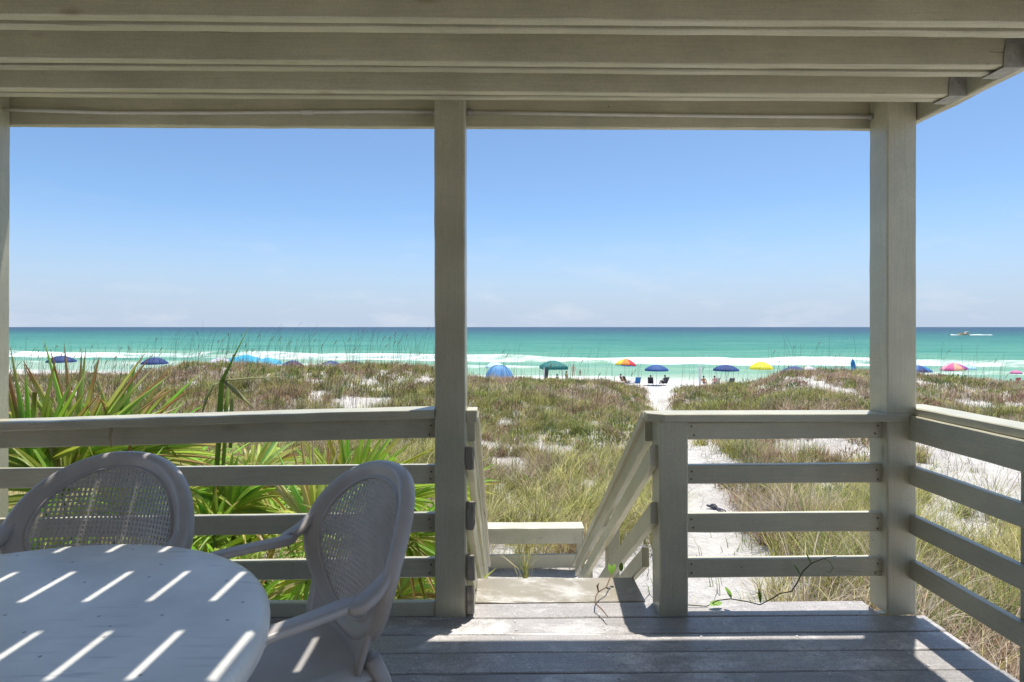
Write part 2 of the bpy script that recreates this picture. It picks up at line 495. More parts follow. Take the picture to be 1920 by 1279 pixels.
def sand_material():
    m, nt, b = new_mat('white_sand'); L = nt.links.new
    tc = nd(nt, 'ShaderNodeTexCoord')
    n = nd(nt, 'ShaderNodeTexNoise', i_Scale=0.9, i_Detail=10.0, i_Roughness=0.7)
    L(tc.outputs['Object'], n.inputs['Vector'])
    r = ramp(nt, [(0.30, (0.44, 0.405, 0.37)), (0.5, (0.62, 0.595, 0.565)), (0.72, (0.74, 0.725, 0.70))])
    L(n.outputs[0], r.inputs[0])
    # wind-blown litter: thin dark scraps
    n2 = nd(nt, 'ShaderNodeTexNoise', i_Scale=9.0, i_Detail=8.0, i_Roughness=0.8, i_Distortion=1.5)
    L(tc.outputs['Object'], n2.inputs['Vector'])
    r2 = ramp(nt, [(0.56, 0.0), (0.68, 0.6)])
    L(n2.outputs[0], r2.inputs[0])
    mx = nd(nt, 'ShaderNodeMixRGB'); mx.inputs[2].default_value = (0.30, 0.25, 0.20, 1)
    L(r2.outputs[0], mx.inputs[0]); L(r.outputs[0], mx.inputs[1])
    # wet sand by the waterline
    sep = nd(nt, 'ShaderNodeSeparateXYZ'); L(tc.outputs['Object'], sep.inputs[0])
    wr = nd(nt, 'ShaderNodeMapRange'); wr.inputs[1].default_value = SEA + 0.10; wr.inputs[2].default_value = SEA + 0.22
    wr.inputs[3].default_value = 1; wr.inputs[4].default_value = 0
    L(sep.outputs['Z'], wr.inputs[0])
    mw = nd(nt, 'ShaderNodeMixRGB'); mw.inputs[2].default_value = (0.52, 0.50, 0.46, 1)
    L(wr.outputs[0], mw.inputs[0]); L(mx.outputs[0], mw.inputs[1]); L(mw.outputs[0], b.inputs['Base Color'])
    b.inputs['Roughness'].default_value = 0.9; b.inputs['Specular IOR Level'].default_value = 0.15
    n3 = nd(nt, 'ShaderNodeTexNoise', i_Scale=5.0, i_Detail=8.0, i_Roughness=0.7); L(tc.outputs['Object'], n3.inputs['Vector'])
    bp = nd(nt, 'ShaderNodeBump', i_Strength=1.0, i_Distance=0.16)
    L(n3.outputs[0], bp.inputs['Height']); L(bp.outputs[0], b.inputs['Normal'])
    return m
M['sand'] = sand_material()
gv, gf = make_ground()
tag(np_mesh('dune_ground', gv, gf, M['sand']), kind='structure')

# ------------------------------------------------------------------ sea
def sea_material():
    m, nt, b = new_mat('gulf_water'); L = nt.links.new
    tc = nd(nt, 'ShaderNodeTexCoord')
    sep = nd(nt, 'ShaderNodeSeparateXYZ'); L(tc.outputs['Object'], sep.inputs[0])
    def math_(op, a, b_=None, **k):
        n = nd(nt, 'ShaderNodeMath', operation=op)
        for i, s in enumerate((a, b_)):
            if s is None: continue
            if isinstance(s, (int, float)): n.inputs[i].default_value = s
            else: L(s, n.inputs[i])
        return n.outputs[0]
    def noise(sx, sy, scale, detail=6, rough=0.6, dist=0.0):
        mp = nd(nt, 'ShaderNodeMapping'); mp.inputs['Scale'].default_value = (sx, sy, 0.0)
        L(tc.outputs['Object'], mp.inputs['Vector'])
        n = nd(nt, 'ShaderNodeTexNoise', i_Scale=scale, i_Detail=float(detail), i_Roughness=rough, i_Distortion=dist)
        L(mp.outputs[0], n.inputs['Vector'])
        return n.outputs[0]
    s0 = math_('ADD', sep.outputs['Y'], math_('MULTIPLY', sep.outputs['X'], 0.2))
    s0 = math_('SUBTRACT', s0, 78.0)
    # depth of water over the bars: wander the bands sideways
    wob = math_('MULTIPLY', math_('SUBTRACT', noise(0.010, 0.02, 1.0, 5), 0.5), 0.55)
    lg = math_('LOGARITHM', math_('MAXIMUM', math_('ADD', s0, 10.0), 1.0), 10.0)
    t = math_('DIVIDE', math_('SUBTRACT', lg, 1.0), 2.5)
    t = math_('ADD', t, math_('MULTIPLY', wob, 0.28))
    strk = math_('MULTIPLY', math_('SUBTRACT', noise(0.008, 0.075, 1.0, 9, 0.75), 0.5), 0.80)
    t2 = math_('ADD', t, strk)
    cr = ramp(nt, [(0.0, (0.34, 0.42, 0.32)), (0.16, (0.21, 0.36, 0.25)), (0.30, (0.115, 0.285, 0.20)), (0.42, (0.065, 0.232, 0.16)),
                   (0.54, (0.034, 0.175, 0.125)), (0.66, (0.012, 0.115, 0.092)), (0.76, (0.006, 0.055, 0.072)), (0.90, (0.005, 0.030, 0.056))])
    L(t2, cr.inputs[0])
    # foam: breaking lines over the bar, wash at the edge
    sw = math_('ADD', s0, math_('MULTIPLY', math_('SUBTRACT', noise(0.03, 0.0, 1.0, 4), 0.5), 16.0))
    sw = math_('ADD', sw, math_('MULTIPLY', math_('SUBTRACT', noise(0.15, 0.15, 1.0, 5), 0.5), 5.0))
    fr = ramp(nt, [(0.0, 0.66), (0.045, 0.62), (0.07, 0.30), (0.13, 0.30), (0.165, 0.62), (0.20, 0.36), (0.27, 0.40), (0.335, 0.46), (0.375, 0.84), (0.41, 0.66), (0.45, 0.74), (0.48, 0.26), (0.60, 0.14), (0.63, 0.30), (0.66, 0.12), (1.0, 0.05)])
    L(math_('DIVIDE', sw, 100.0), fr.inputs[0])
    fn = noise(0.10, 0.50, 1.0, 10, 0.78, 0.5)
    lng = noise(0.02, 0.05, 1.0, 3, 0.5)
    thr = math_('ADD', math_('SUBTRACT', fr.outputs[0], 0.5), math_('MULTIPLY', math_('SUBTRACT', lng, 0.5), 1.1))
    fs = math_('ADD', fn, thr)
    fm = nd(nt, 'ShaderNodeMapRange'); fm.inputs[1].default_value = 0.52; fm.inputs[2].default_value = 0.82
    L(fs, fm.inputs[0])
    # whitecaps far out
    wc = noise(0.05, 0.16, 1.0, 8, 0.7)
    wr = nd(nt, 'ShaderNodeMapRange'); wr.inputs[1].default_value = 0.755; wr.inputs[2].default_value = 0.80
    L(wc, wr.inputs[0])
    foam = math_('MAXIMUM', fm.outputs[0], math_('MULTIPLY', wr.outputs[0], 0.7))
    mx = nd(nt, 'ShaderNodeMixRGB'); mx.inputs[2].default_value = (0.78, 0.80, 0.80, 1)
    L(foam, mx.inputs[0]); L(cr.outputs[0], mx.inputs[1]); L(mx.outputs[0], b.inputs['Base Color'])
    rr = nd(nt, 'ShaderNodeMapRange'); rr.inputs[3].default_value = 0.28; rr.inputs[4].default_value = 0.9
    L(foam, rr.inputs[0]); L(rr.outputs[0], b.inputs['Roughness'])
    b.inputs['IOR'].default_value = 1.33
    b.inputs['Specular IOR Level'].default_value = 0.08
    hb = noise(0.30, 0.9, 1.0, 6, 0.65)
    bp = nd(nt, 'ShaderNodeBump', i_Strength=0.8, i_Distance=0.55)
    L(hb, bp.inputs['Height']); L(bp.outputs[0], b.inputs['Normal'])
    return m
M['sea'] = sea_material()

def make_sea():
    ys = np.concatenate([np.linspace(52, 160, 240), 160 + np.geomspace(0.8, 24000, 150)])
    us = np.linspace(-1, 1, 260)
    Y, U = np.meshgrid(ys, us, indexing='ij')
    X = U * (40 + Y * 1.25)
    s = shore(X, Y)
    w = s + (fbm(X * 0.03, X * 0.0, 41) - 0.5) * 14
    Z = np.full(X.shape, SEA)
    br = 0.5 + fbm(X * 0.05, X * 0.0 + 7, 44)
    Z = Z + 0.85 * br * np.exp(-((w - 42) / 2.6) ** 2) + 0.35 * br * np.exp(-((w - 17) / 2.0) ** 2) + 0.55 * br * np.exp(-((w - 64) / 5) ** 2)
    fade = np.clip(s / 30, 0, 1) * np.clip(1 - s / 500, 0, 1)
    Z = Z + 0.22 * fade * np.sin(w * 0.42 + 3 * fbm(X * 0.02, Y * 0.02, 50)) + 0.16 * fade * (fbm(X * 0.15, Y * 0.3, 60) - 0.5) * 2
    ny, nx = Y.shape
    idx = np.arange(ny * nx).reshape(ny, nx)
    f = np.stack([idx[:-1, :-1], idx[:-1, 1:], idx[1:, 1:], idx[1:, :-1]], -1).reshape(-1, 4)
    return np.stack([X, Y, Z], -1).reshape(-1, 3), f
sv, sf = make_sea()
tag(np_mesh('sea', sv, sf, M['sea']), kind='structure')

# ------------------------------------------------------------------ porch: floor
PF = 2.765                      # front face of the posts
PB = PF + 0.14
DECK_R = 1.975
deck = empty('deck_floor', (0, 1, 0)); tag(deck, kind='structure')
y1 = 2.905
pitch = 0.1475
k = 0
while y1 > -2.2:
    wdt = 0.1415
    xr = DECK_R + random.uniform(-.006, .006)
    if k == 0: xr = 1.775
    yc = y1 - wdt / 2
    plank('plank', (-2.60, yc, -0.019), (xr, yc, -0.019), wdt, 0.038, M['deck'], deck, up=(0, 1, 0), jit=0.0009, ch=0.004, seg=0.25)
    y1 -= pitch; k += 1
# screws where boards cross the framing
sc_me = MB(); sc_me.lathe([(0.0001, 0.0012), (0.0045, 0.0012), (0.006, 0.0004), (0.006, -0.002)], 10)
s0 = sc_me.build('screw', M['screw'], deck)
first = True
for ky in range(6):
    for kx, xx in enumerate((-0.35, 0.05, 0.46, 0.87, 1.28, 1.69)):
        for dy in (0.03, 0.11):
            if ky == 0 and xx > 1.7: continue
            o = s0 if first else s0.copy()
            if not first: col.objects.link(o)
            first = False
            o.parent = deck
            o.location = (xx + random.uniform(-.012, .012), 2.905 - pitch * ky - dy + random.uniform(-.006, .006) - 1, 0.0016)
# joists that carry the floor
for xx in (-2.5, -1.4, -0.2, 1.2, 1.93):
    plank('floor_joist', (xx, -2.2, -0.135), (xx, 2.84, -0.135), 0.19, 0.038, M['paint'], deck, jit=0.001)
plank('rim_joist', (-2.60, 2.872, -0.135), (1.95, 2.872, -0.135), 0.19, 0.038, M['paint'], deck)

# ------------------------------------------------------------------ posts
def post(xl, xr, z0, z1, y0, y1, label, group, name='porch_post'):
    c = (xl + xr) / 2; d = (y0 + y1) / 2
    o = plank(name, (c, d, z0), (c, d, z1), xr - xl, y1 - y0, M['paint'], None, up=(1, 0, 0), jit=0.0012, ch=0.006, seg=0.10)
    return tag(o, label, 'post', group)
JB = 2.336                      # underside of the upper deck's joists
XC0, XC1 = -0.318, -0.175
XR0, XR1 = 1.812, 1.953
XL1 = -2.385
post(XC0, XC1, 0.0005, JB + 0.23, PF, PB, 'square tan porch post left of the stair opening, in the middle of the view', 'posts that carry the upper deck')
post(XR0, XR1, 0.0005, JB + 0.23, PF, PB, 'square tan corner post between the front railing and the side railing', 'posts that carry the upper deck')
post(XL1 - 0.14, XL1, 0.0005, JB + 0.23, PF, PB, 'sunlit tan post cut off by the left edge of the view', 'posts that carry the upper deck')

# ------------------------------------------------------------------ upper deck overhead
up_ = empty('upper_deck', (0, 1, JB))
tag(up_, 'underside of the upper deck with doubled tan joists and board gaps', 'upper deck')
JD = 0.235
BX0, BX1 = 1.956, 1.996
jy = [2.515, 2.245, 1.935, 1.63, 1.325, 1.02, 0.86]
for i, y in enumerate(jy):
    for s_ in (-1, 1):
        g = 0.030 if i != 0 else 0.026
        plank('joist', (-2.60, y + s_ * g, JB + JD / 2 + random.uniform(-.002, .002)), (1.952, y + s_ * g, JB + JD / 2 + random.uniform(-.002, .002)), JD, 0.037, M['paint'], up_, jit=0.0011, ch=0.004)
    # filler between the pair, held up from the edge
    plank('spacer', (-2.60, y, JB + JD / 2 + 0.045), (1.95, y, JB + JD / 2 + 0.045), JD - 0.09, 0.014 if i else 0.008, M['paint'], up_, jit=0.0009)
# front and side beams
plank('front_beam', (-2.60, 2.926, JB + JD / 2), (1.954, 2.926, JB + JD / 2), JD, 0.038, M['paint'], up_, jit=0.0016)
plank('side_beam', ((BX0 + BX1) / 2, 0.82, JB + JD / 2 - 0.003), ((BX0 + BX1) / 2, 2.947, JB + JD / 2 - 0.003), JD, BX1 - BX0, M['paint'], up_, jit=0.0016)
# decking above, boards running front to back, stopped short behind to let light in
bp_ = 0.147
gap0 = -0.876
zt = JB + JD + 0.020
x = gap0 - 12 * bp_
while x < 2.0:
    tight = x > -0.20
    b0 = x + (0.0068 if not tight else 0.0002); b1 = x + bp_ - (0.0068 if not tight and x + bp_ < -0.2 else 0.0002)
    plank('upper_board', ((b0 + b1) / 2, 0.82, zt), ((b0 + b1) / 2, 2.60, zt), b1 - b0, 0.036, M['paint'], up_, up=(1, 0, 0), jit=0.0004, ch=0.002, seg=0.5)
    x += bp_
for k in range(3):
    plank('edge_board', (-2.60, 2.672 + k * 0.1405, zt), (2.02, 2.672 + k * 0.1405, zt), 0.140, 0.036, M['paint'], up_, up=(0, 1, 0), jit=0.0005, ch=0.002, seg=0.5)
# joist hangers on the side beam
def hanger(y, g):
    b = MB()
    x1 = 1.9535; x0 = x1 - 0.075
    yl, yr = y - g - 0.0195, y + g + 0.0195
    t = 0.003
    zb = JB - 0.004
    b.box((x0, yl, zb - t), (x1, yr, zb))
    for ya, yb in ((yl - t, yl), (yr, yr + t)):
        v = []
        for yy in (ya, yb):
            v += [(x0, yy, zb - t), (x1, yy, zb - t), (x1, yy, zb + .16), (x1 - .05, yy, zb + .16), (x0 + 0.01, yy, zb + .10), (x0, yy, zb + 0.05)]
        b.add(v, [(0,1,2,3,4,5), (11,10,9,8,7,6)] + [(i, (i+1) % 6 + 0, (i+1) % 6 + 6, i + 6) for i in range(6)])
    for zz in (0.05, 0.10):
        b.tube([(x1 - 0.03, yl - t, zb + zz), (x1 - 0.03, yl - t - 0.003, zb + zz)], 0.005, 8)
    v = [(p[0], p[1] - 1, p[2] - JB) for p in b.v]
    mesh_obj('joist_hanger', v, b.f, M['metal'], up_)
for i, y in enumerate(jy[:6]): hanger(y, 0.030 if i else 0.026)

# unseen house added behind the viewer to keep the joist faces dark
hs = empty('unseen_house', (-2.5, -4.5, -1.8)); tag(hs, 'unseen brown boarded house added behind the viewer to block light', 'house')
b = MB(); b.box((-5.5, -3.0, 0), (4.9, 2.14, 7.4)); b.build('unseen_wall', M['siding'], hs)
for kz in range(15):
    b = MB(); b.box((-5.5, 2.141, 1.85 + kz * .18), (4.9, 2.162 , 1.85 + kz * .18 + .165)); b.build('unseen_siding_board', M['siding'], hs)

# conduit under the front beam
def conduit(p, lab, cpl=None):
    b = MB(); b.tube(p, 0.0085, 10)
    root = b.build('conduit_pipe', M['pipe'], None, True)
    tag(root, lab, 'pipe', 'pipes along the front beam')
    for q in (p[0], p[-1]):
        c = MB(); q = Vector(q)
        c.tube([q + Vector((-0.012, 0, 0)), q + Vector((0.012, 0, 0))], 0.014, 10)
        c.tube([q + Vector((0, 0, 0)), q + Vector((0, 0.012, 0.02))], 0.006, 6)
        c.build('clip', M['metal'], root, True)
    if cpl is not None:
        c = MB(); c.tube([Vector(cpl) + Vector((-0.028, 0, 0)), Vector(cpl) + Vector((0.028, 0, 0))], 0.012, 10)
        c.build('coupling', M['pipe'], root, True)
yp = 2.892
conduit([(-2.41, yp - .03, 2.393), (-1.9, yp, 2.391), (-1.4, yp, 2.393), (-0.95, yp, 2.399), (-0.6, yp, 2.404), (-0.33, yp, 2.402)], 'pale conduit pipe with a coupling, left of the middle post', (-0.95, yp, 2.399))
conduit([(-0.165, yp, 2.403), (0.5, yp, 2.395), (1.2, yp, 2.390), (1.803, yp - .01, 2.386)], 'pale conduit pipe between the middle post and the corner post')

# ------------------------------------------------------------------ railings
RZ = [0.868, 0.652, 0.420, 0.207]          # centres of the four rails
def railing(name, label, loc): 
    r = empty(name, loc); tag(r, label, 'railing', 'railings round the porch'); return r
# left of the middle post: sags towards the left
rl = railing('porch_railing', 'tan railing behind the table and chairs, left of the middle post', (-1.4, PF, 0))
plank('cap', (XL1 - 0.15, 2.735, 0.905), (XC0 - 0.002, 2.80, 0.953), 0.13, 0.038, M['paint'], rl, up=(0, 1, 0.02), jit=0.0016)
plank('rail', (XL1, 2.80, 0.842), (XC0, 2.84, 0.878), 0.10, 0.038, M['paint'], rl, jit=0.0009)
for z in RZ[1:]:
    plank('rail', (XL1, 2.80, z - 0.003), (XC0, 2.84, z + 0.004), 0.089, 0.038, M['paint'], rl, jit=0.0009)
plank('kick_board', (XL1, 2.80, 0.033), (XC0 - 0.001, 2.80, 0.033), 0.066, 0.038, M['paint'], rl, jit=0.0009)
# right of the stair opening, with its own short post
SP0, SP1 = 0.735, 0.870
rr_ = railing('porch_railing', 'tan railing right of the stair opening, ending at the corner post', (1.3, PF, 0))
plank('newel_post', ((SP0 + SP1) / 2, (PF + PB) / 2, 0.0005), ((SP0 + SP1) / 2, (PF + PB) / 2, 0.908), SP1 - SP0, 0.139, M['paint'], rr_, up=(1, 0, 0), jit=0.0012, ch=0.006)
def cap_poly(name, pts, z0, z1, parent):
    n = len(pts); p = Vector(parent.location)
    v = [Vector((a, b, z0)) - p for a, b in pts] + [Vector((a, b, z1)) - p for a, b in pts]
    f = [tuple(range(n - 1, -1, -1)), tuple(range(n, 2 * n))] + [(i, (i+1) % n, (i+1) % n + n, i + n) for i in range(n)]
    o = mesh_obj(name, v, f, M['paint'], parent)
    bm = o.modifiers.new('edge', 'BEVEL'); bm.width = 0.005; bm.segments = 2
    return o
cap_poly('cap', [(0.755, 2.752), (XR0 + 0.095, 2.752), (XR0 + 0.095, PF - 0.001), (XR0 - 0.001, PF - 0.001), (XR0 - 0.001, 2.885), (0.682, 2.885), (0.682, 2.80)], 0.910, 0.948, rr_)
for i, z in enumerate(RZ):
    plank('rail', (SP1, 2.822, z + (0.0 if i else -0.008)), (XR0, 2.822, z + (0.004 if i else -0.004)), 0.089 if i else 0.082, 0.038, M['paint'], rr_, jit=0.0009)
# along the right side
rs = railing('porch_railing', 'tan railing along the right side of the porch, running towards the viewer', (1.95, 2.3, 0))
XS = 1.905
plank('cap', (2.005, PB - 0.01, 0.955), (2.005, 1.2, 0.955), 0.139, 0.038, M['paint'], rs, up=(1, 0, 0), jit=0.0016)
for i, z in enumerate(RZ):
    ww = 0.089 if i else 0.118
    e = 2.10 if i == 3 else 1.2
    plank('rail', (XS + (0.03 if i == 0 else 0.03), PF + 0.06, z + 0.006 + (0.006 if i == 0 else 0)), (XS + 0.03, e, z + 0.006 + (0.006 if i == 0 else 0)), ww, 0.036, M['paint'], rs, jit=0.0009)
plank('baluster_post', (2.00, 2.17, -0.3), (2.00, 2.17, 0.9345), 0.089, 0.089, M['paint'], rs, up=(1, 0, 0), jit=0.0015, ch=0.005)
plank('baluster_post', (2.00, 1.25, -0.3), (2.00, 1.25, 0.9345), 0.089, 0.089, M['paint'], rs, up=(1, 0, 0), jit=0.0015, ch=0.005)

# ------------------------------------------------------------------ stair
SX0, SX1 = -0.135, 0.706
stair = empty('stair', (0.28, 2.92, -1.7)); tag(stair, 'tan painted wooden stair down from the porch to the sand', 'stair')
RISE, RUN = 0.188, 0.288
for i in range(9):
    y0 = 2.928 + i * RUN
    z = -0.004 - i * RISE
    plank('tread', (SX0, y0 + 0.138, z - 0.019), (SX1, y0 + 0.138, z - 0.019), 0.276, 0.038, M['tread'], stair, up=(0, 1, 0), jit=0.001)
for xx in (SX0 + 0.03, SX1 - 0.03):
    plank('stringer', (xx, 2.93, -0.20), (xx, 2.93 + 9 * RUN, -0.20 - 9 * RISE), 0.20, 0.038, M['paint'], stair, jit=0.001)

def handrail(xc, side, label, ends, em=None):
    r = empty('stair_handrail', (xc, 2.9, 0)); tag(r, label, 'handrail', 'handrails of the stair')
    SL = RISE / RUN
    ye = 5.75
    def ln(z0, w, t, y0=2.80, x=xc, nm='rail', m=M['paint'], yend=ye):
        return plank(nm, (x, y0, z0), (x, yend, z0 - SL * (yend - y0)), w, t, m, r, jit=0.001, cut=(-SL * 0.9, -SL * 0.9))
    # sloping cap laid flat over the top rail
    yc0 = 2.86
    plank('cap', (xc + side * 0.0, yc0, 0.936), (xc + side * 0.0, ye, 0.936 - SL * (ye - yc0)), 0.075, 0.038, M['paint'], r, up=(1, 0, 0), jit=0.0015)
    for z, yy, hh in ends:
        ln(z, hh * 0.84, 0.036, y0=yy)
        if em and yy < 2.8:
            plank('rail_end', (xc + random.uniform(-.003, .003), yy - 0.011, z - hh / 2), (xc + random.uniform(-.003, .003), yy - 0.011, z + hh / 2), 0.037, 0.020, em, r, up=(1, 0, 0), jit=0.004, ch=0.007, seg=0.03)
    for yy in (5.45,):
        zt_ = 0.88 - SL * (yy - yc0)
        plank('post', (xc + side * 0.064, yy, -1.85), (xc + side * 0.064, yy, zt_), 0.089, 0.089, M['paint'], r, up=(1, 0, 0), jit=0.0015, ch=0.005)
    yy = 4.2; zt_ = 0.88 - SL * (yy - yc0)
    plank('post', (xc + side * 0.064, yy, -1.85), (xc + side * 0.064, yy, zt_), 0.089, 0.089, M['paint'], r, up=(1, 0, 0), jit=0.0015, ch=0.005)
    return r
hl = handrail(-0.155, -1, 'weathered handrail going down the left side of the stair', [(0.845, 2.90, .10), (0.744, 2.785, .105), (0.474, 2.78, .13), (0.232, 2.785, .115), (0.081, 2.78, .125)], M['rawend'])
hr = handrail(0.716, 1, 'tan handrail slanting down the right side of the stair', [(0.845, 2.90, .10), (0.745, 2.80, .105), (0.472, 2.80, .105), (0.20, 2.96, .10)])
c = cap_poly('cap_end', [(-0.174, 2.79), (-0.122, 2.79), (-0.122, 2.90), (-0.174, 2.90)], 0.905, 0.965, hl)

# low barrier at the foot of the stair
lb = empty('landing_barrier', (0.35, 7.5, -1.7)); tag(lb, 'low tan wooden barrier at the foot of the stair', 'barrier')
zb = -1.72
yb = 7.55
plank('cap', (-0.36, yb, zb + 0.53), (1.02, yb, zb + 0.53), 0.24, 0.038, M['paint'], lb, up=(0, 1, 0))
plank('board', (-0.32, yb - .05, zb + 0.42), (1.0, yb - .05, zb + 0.42), 0.17, 0.038, M['paint'], lb)
plank('board', (-0.32, yb - .05, zb + 0.11), (1.0, yb - .05, zb + 0.11), 0.17, 0.038, M['paint'], lb)
plank('post', (-0.30, yb + .02, zb - .3), (-0.30, yb + .02, zb + .51), 0.09, 0.09, M['paint'], lb, up=(1, 0, 0))
plank('post', (0.98, yb + .02, zb - .3), (0.98, yb + .02, zb + .51), 0.09, 0.09, M['paint'], lb, up=(1, 0, 0))
plank('cap', (-0.30, yb - .125, zb + 0.531), (-0.30, 5.8, zb + 0.531), 0.13, 0.038, M['paint'], lb, up=(1, 0, 0))
plank('board', (-0.33, yb - .08, zb + 0.42), (-0.33, 5.8, zb + 0.42), 0.17, 0.038, M['paint'], lb)
plank('board', (-0.33, yb - .08, zb + 0.11), (-0.33, 5.8, zb + 0.11), 0.17, 0.038, M['paint'], lb)

# ------------------------------------------------------------------ table
TX, TY, TZ, TR = -1.12, 1.16, 0.72, 0.622
tb = empty('round_table', (TX, TY, 0)); tag(tb, 'round white resin table striped by sunlight through the boards above', 'table')
b = MB()
b.lathe([(0.0005, TZ), (0.30, TZ), (TR - 0.045, TZ - 0.0005), (TR - 0.022, TZ - 0.003), (TR - 0.008, TZ - 0.010), (TR - 0.001, TZ - 0.022), (TR, TZ - 0.035),
         (TR - 0.004, TZ - 0.060), (TR - 0.010, TZ - 0.068), (TR - 0.016, TZ - 0.062), (TR - 0.016, TZ - 0.03), (0.0005, TZ - 0.03)], 128)
b.build('table_top', M['white_top'], tb, True)
for a in (45, 135, 225, 315):
    ca, sa = math.cos(R(a)), math.sin(R(a))
    b = MB()
    b.tube([(0.30*ca, 0.30*sa, TZ - 0.03), (0.34*ca, 0.34*sa, 0.5), (0.38*ca, 0.38*sa, 0.2), (0.42*ca, 0.42*sa, 0.0)], [(0.05, 0.02), (0.04, 0.02), (0.032, 0.018), (0.028, 0.016)], 12, up=(ca, sa, 0))
    b.build('leg', M['white_top'], tb, True)

# ------------------------------------------------------------------ resin armchair
def make_chair(label, loc, rz):
    """local axes: x across, -y the way a sitter faces, z up"""
    root = empty('resin_armchair', loc, rz); tag(root, label, 'chair', 'resin armchairs at the round table')
    m = M['plastic']
    zc, ah, aw = 0.672, 0.250, 0.328        # back oval: centre height, half height, half width
    def S(u, z):                             # surface of the back
        return Vector((u, 0.185 + 0.30 * (z - 0.45) + 0.05 * max(0, z - 0.72) - 0.85 * u * u, z))
    def N(u, z):
        e = 1e-3
        return ((S(u + e, z) - S(u - e, z)).cross(S(u, z + e) - S(u, z - e))).normalized()   # faces forward (-y)
    def oval(f, t):                          # superellipse, narrowing towards the seat
        z = zc + ah * f * math.sin(t)
        u = aw * f * math.copysign(abs(math.cos(t)) ** 0.92, math.cos(t))
        if math.sin(t) < 0: u *= 1 - 0.20 * (-math.sin(t)) ** 1.5
        return u, z
    NT = 72
    # moulded rim: profile from the hole's lip over the rounded rim to the curled outer edge
    prof = [(0.765, 0.000), (0.775, 0.007), (0.79, 0.008), (0.80, 0.001), (0.82, 0.002), (0.87, 0.009), (0.92, 0.013), (0.96, 0.012), (0.985, 0.004), (1.0, -0.010), (0.997, -0.026), (0.985, -0.030), (0.972, -0.024), (0.955, -0.004), (0.87, 0.002), (0.80, -0.006), (0.765, -0.006)]
    v = []; f = []
    for i in range(NT):
        t = 2 * math.pi * i / NT
        for fr_, off in prof:
            u, z = oval(fr_, t)
            v.append(S(u, z) + N(u, z) * off)
    n = len(prof)
    for i in range(NT):
        j = (i + 1) % NT
        for k in range(n):
            k2 = (k + 1) % n
            f.append((i*n+k, j*n+k, j*n+k2, i*n+k2))
    mesh_obj('back_rim', v, f, m, root, True)
    # cane-pattern panel: a lattice with real openings
    b = MB()
    step = 0.0148
    hw = 0.0027
    th = 0.0022
    lim = 0.79
    def inside(u, z):
        # parameter of the oval through (u, z)
        sz = (z - zc) / ah
        au = aw
        if sz < 0: au = aw * (1 - 0.20 * min(1, (-sz / lim)) ** 1.5)
        return (abs(u) / au) ** 2 + sz ** 2 < lim ** 2
    nz = int(2 * ah / step); nu = int(2 * aw / step)
    for iz in range(-nz, nz + 1):
        z = zc + iz * step
        run = [iu for iu in range(-nu * 2, nu * 2 + 1) if inside(iu * step / 2, z)]
        if len(run) < 2: continue
        pts = [S(iu * step / 2, z) for iu in range(run[0], run[-1] + 1, 2)]
        vv = []; ff = []
        for iu in range(run[0], run[-1] + 1, 2):
            u = iu * step / 2; nn = N(u, z)
            for dz, o_ in ((-hw, th), (hw, th), (hw, -th), (-hw, -th)):
                vv.append(S(u, z + dz) + nn * o_)
        for i in range(len(pts) - 1):
            for k in range(4): ff.append((i*4+k, (i+1)*4+k, (i+1)*4+(k+1) % 4, i*4+(k+1) % 4))
        b.add(vv, ff)
    for iu in range(-nu, nu + 1):
        u = iu * step
        run = [iz for iz in range(-nz * 2, nz * 2 + 1) if inside(u, zc + iz * step / 2)]
        if len(run) < 2: continue
        vv = []; ff = []
        ids = list(range(run[0], run[-1] + 1, 2))
        for iz in ids:
            z = zc + iz * step / 2; nn = N(u, z)
            for du, o_ in ((-hw, th + .0008), (hw, th + .0008), (hw, -th - .0008), (-hw, -th - .0008)):
                vv.append(S(u + du, z) + nn * o_)
        for i in range(len(ids) - 1):
            for k in range(4): ff.append((i*4+k, i*4+(k+1) % 4, (i+1)*4+(k+1) % 4, (i+1)*4+k))
        b.add(vv, ff)
    pn = b.build('cane_panel', m, root)
    # solid splat between the oval and the seat
    v = []; f = []
    nu_, nz_ = 14, 6
    for off in (0.006, -0.010):
        for j in range(nz_ + 1):
            for i in range(nu_ + 1):
                z = 0.405 + (0.505 - 0.405) * j / nz_
                w_ = 0.215 + 0.02 * j / nz_
                u = -w_ + 2 * w_ * i / nu_
                zz = z
                uu, zl = u, None
                # upper edge follows the oval
                if j == nz_:
                    zz = zc - ah * 0.90 * math.sqrt(max(0, 1 - (u / 0.262) ** 2))
                elif j >= 1:
                    ztop = zc - ah * 0.90 * math.sqrt(max(0, 1 - (u / 0.262) ** 2))
                    zz = 0.405 + (ztop - 0.405) * j / nz_
                v.append(S(u, zz) + N(u, zz) * off)
    st = (nu_ + 1) * (nz_ + 1)
    for j in range(nz_):
        for i in range(nu_):
            a = j * (nu_ + 1) + i
            f.append((a, a + 1, a + nu_ + 2, a + nu_ + 1))
            f.append((st + a, st + a + nu_ + 1, st + a + nu_ + 2, st + a + 1))
    for i in range(nu_):
        a = i; f.append((a, st + a, st + a + 1, a + 1))
        a = nz_ * (nu_ + 1) + i; f.append((a, a + 1, st + a + 1, st + a))
    for j in range(nz_):
        a = j * (nu_ + 1); f.append((a, a + nu_ + 1, st + a + nu_ + 1, st + a))
        a = j * (nu_ + 1) + nu_; f.append((a, st + a, st + a + nu_ + 1, a + nu_ + 1))
    mesh_obj('lower_splat', v, f, m, root, True)
    # seat
    v = []; f = []
    nx_, ny_ = 16, 16
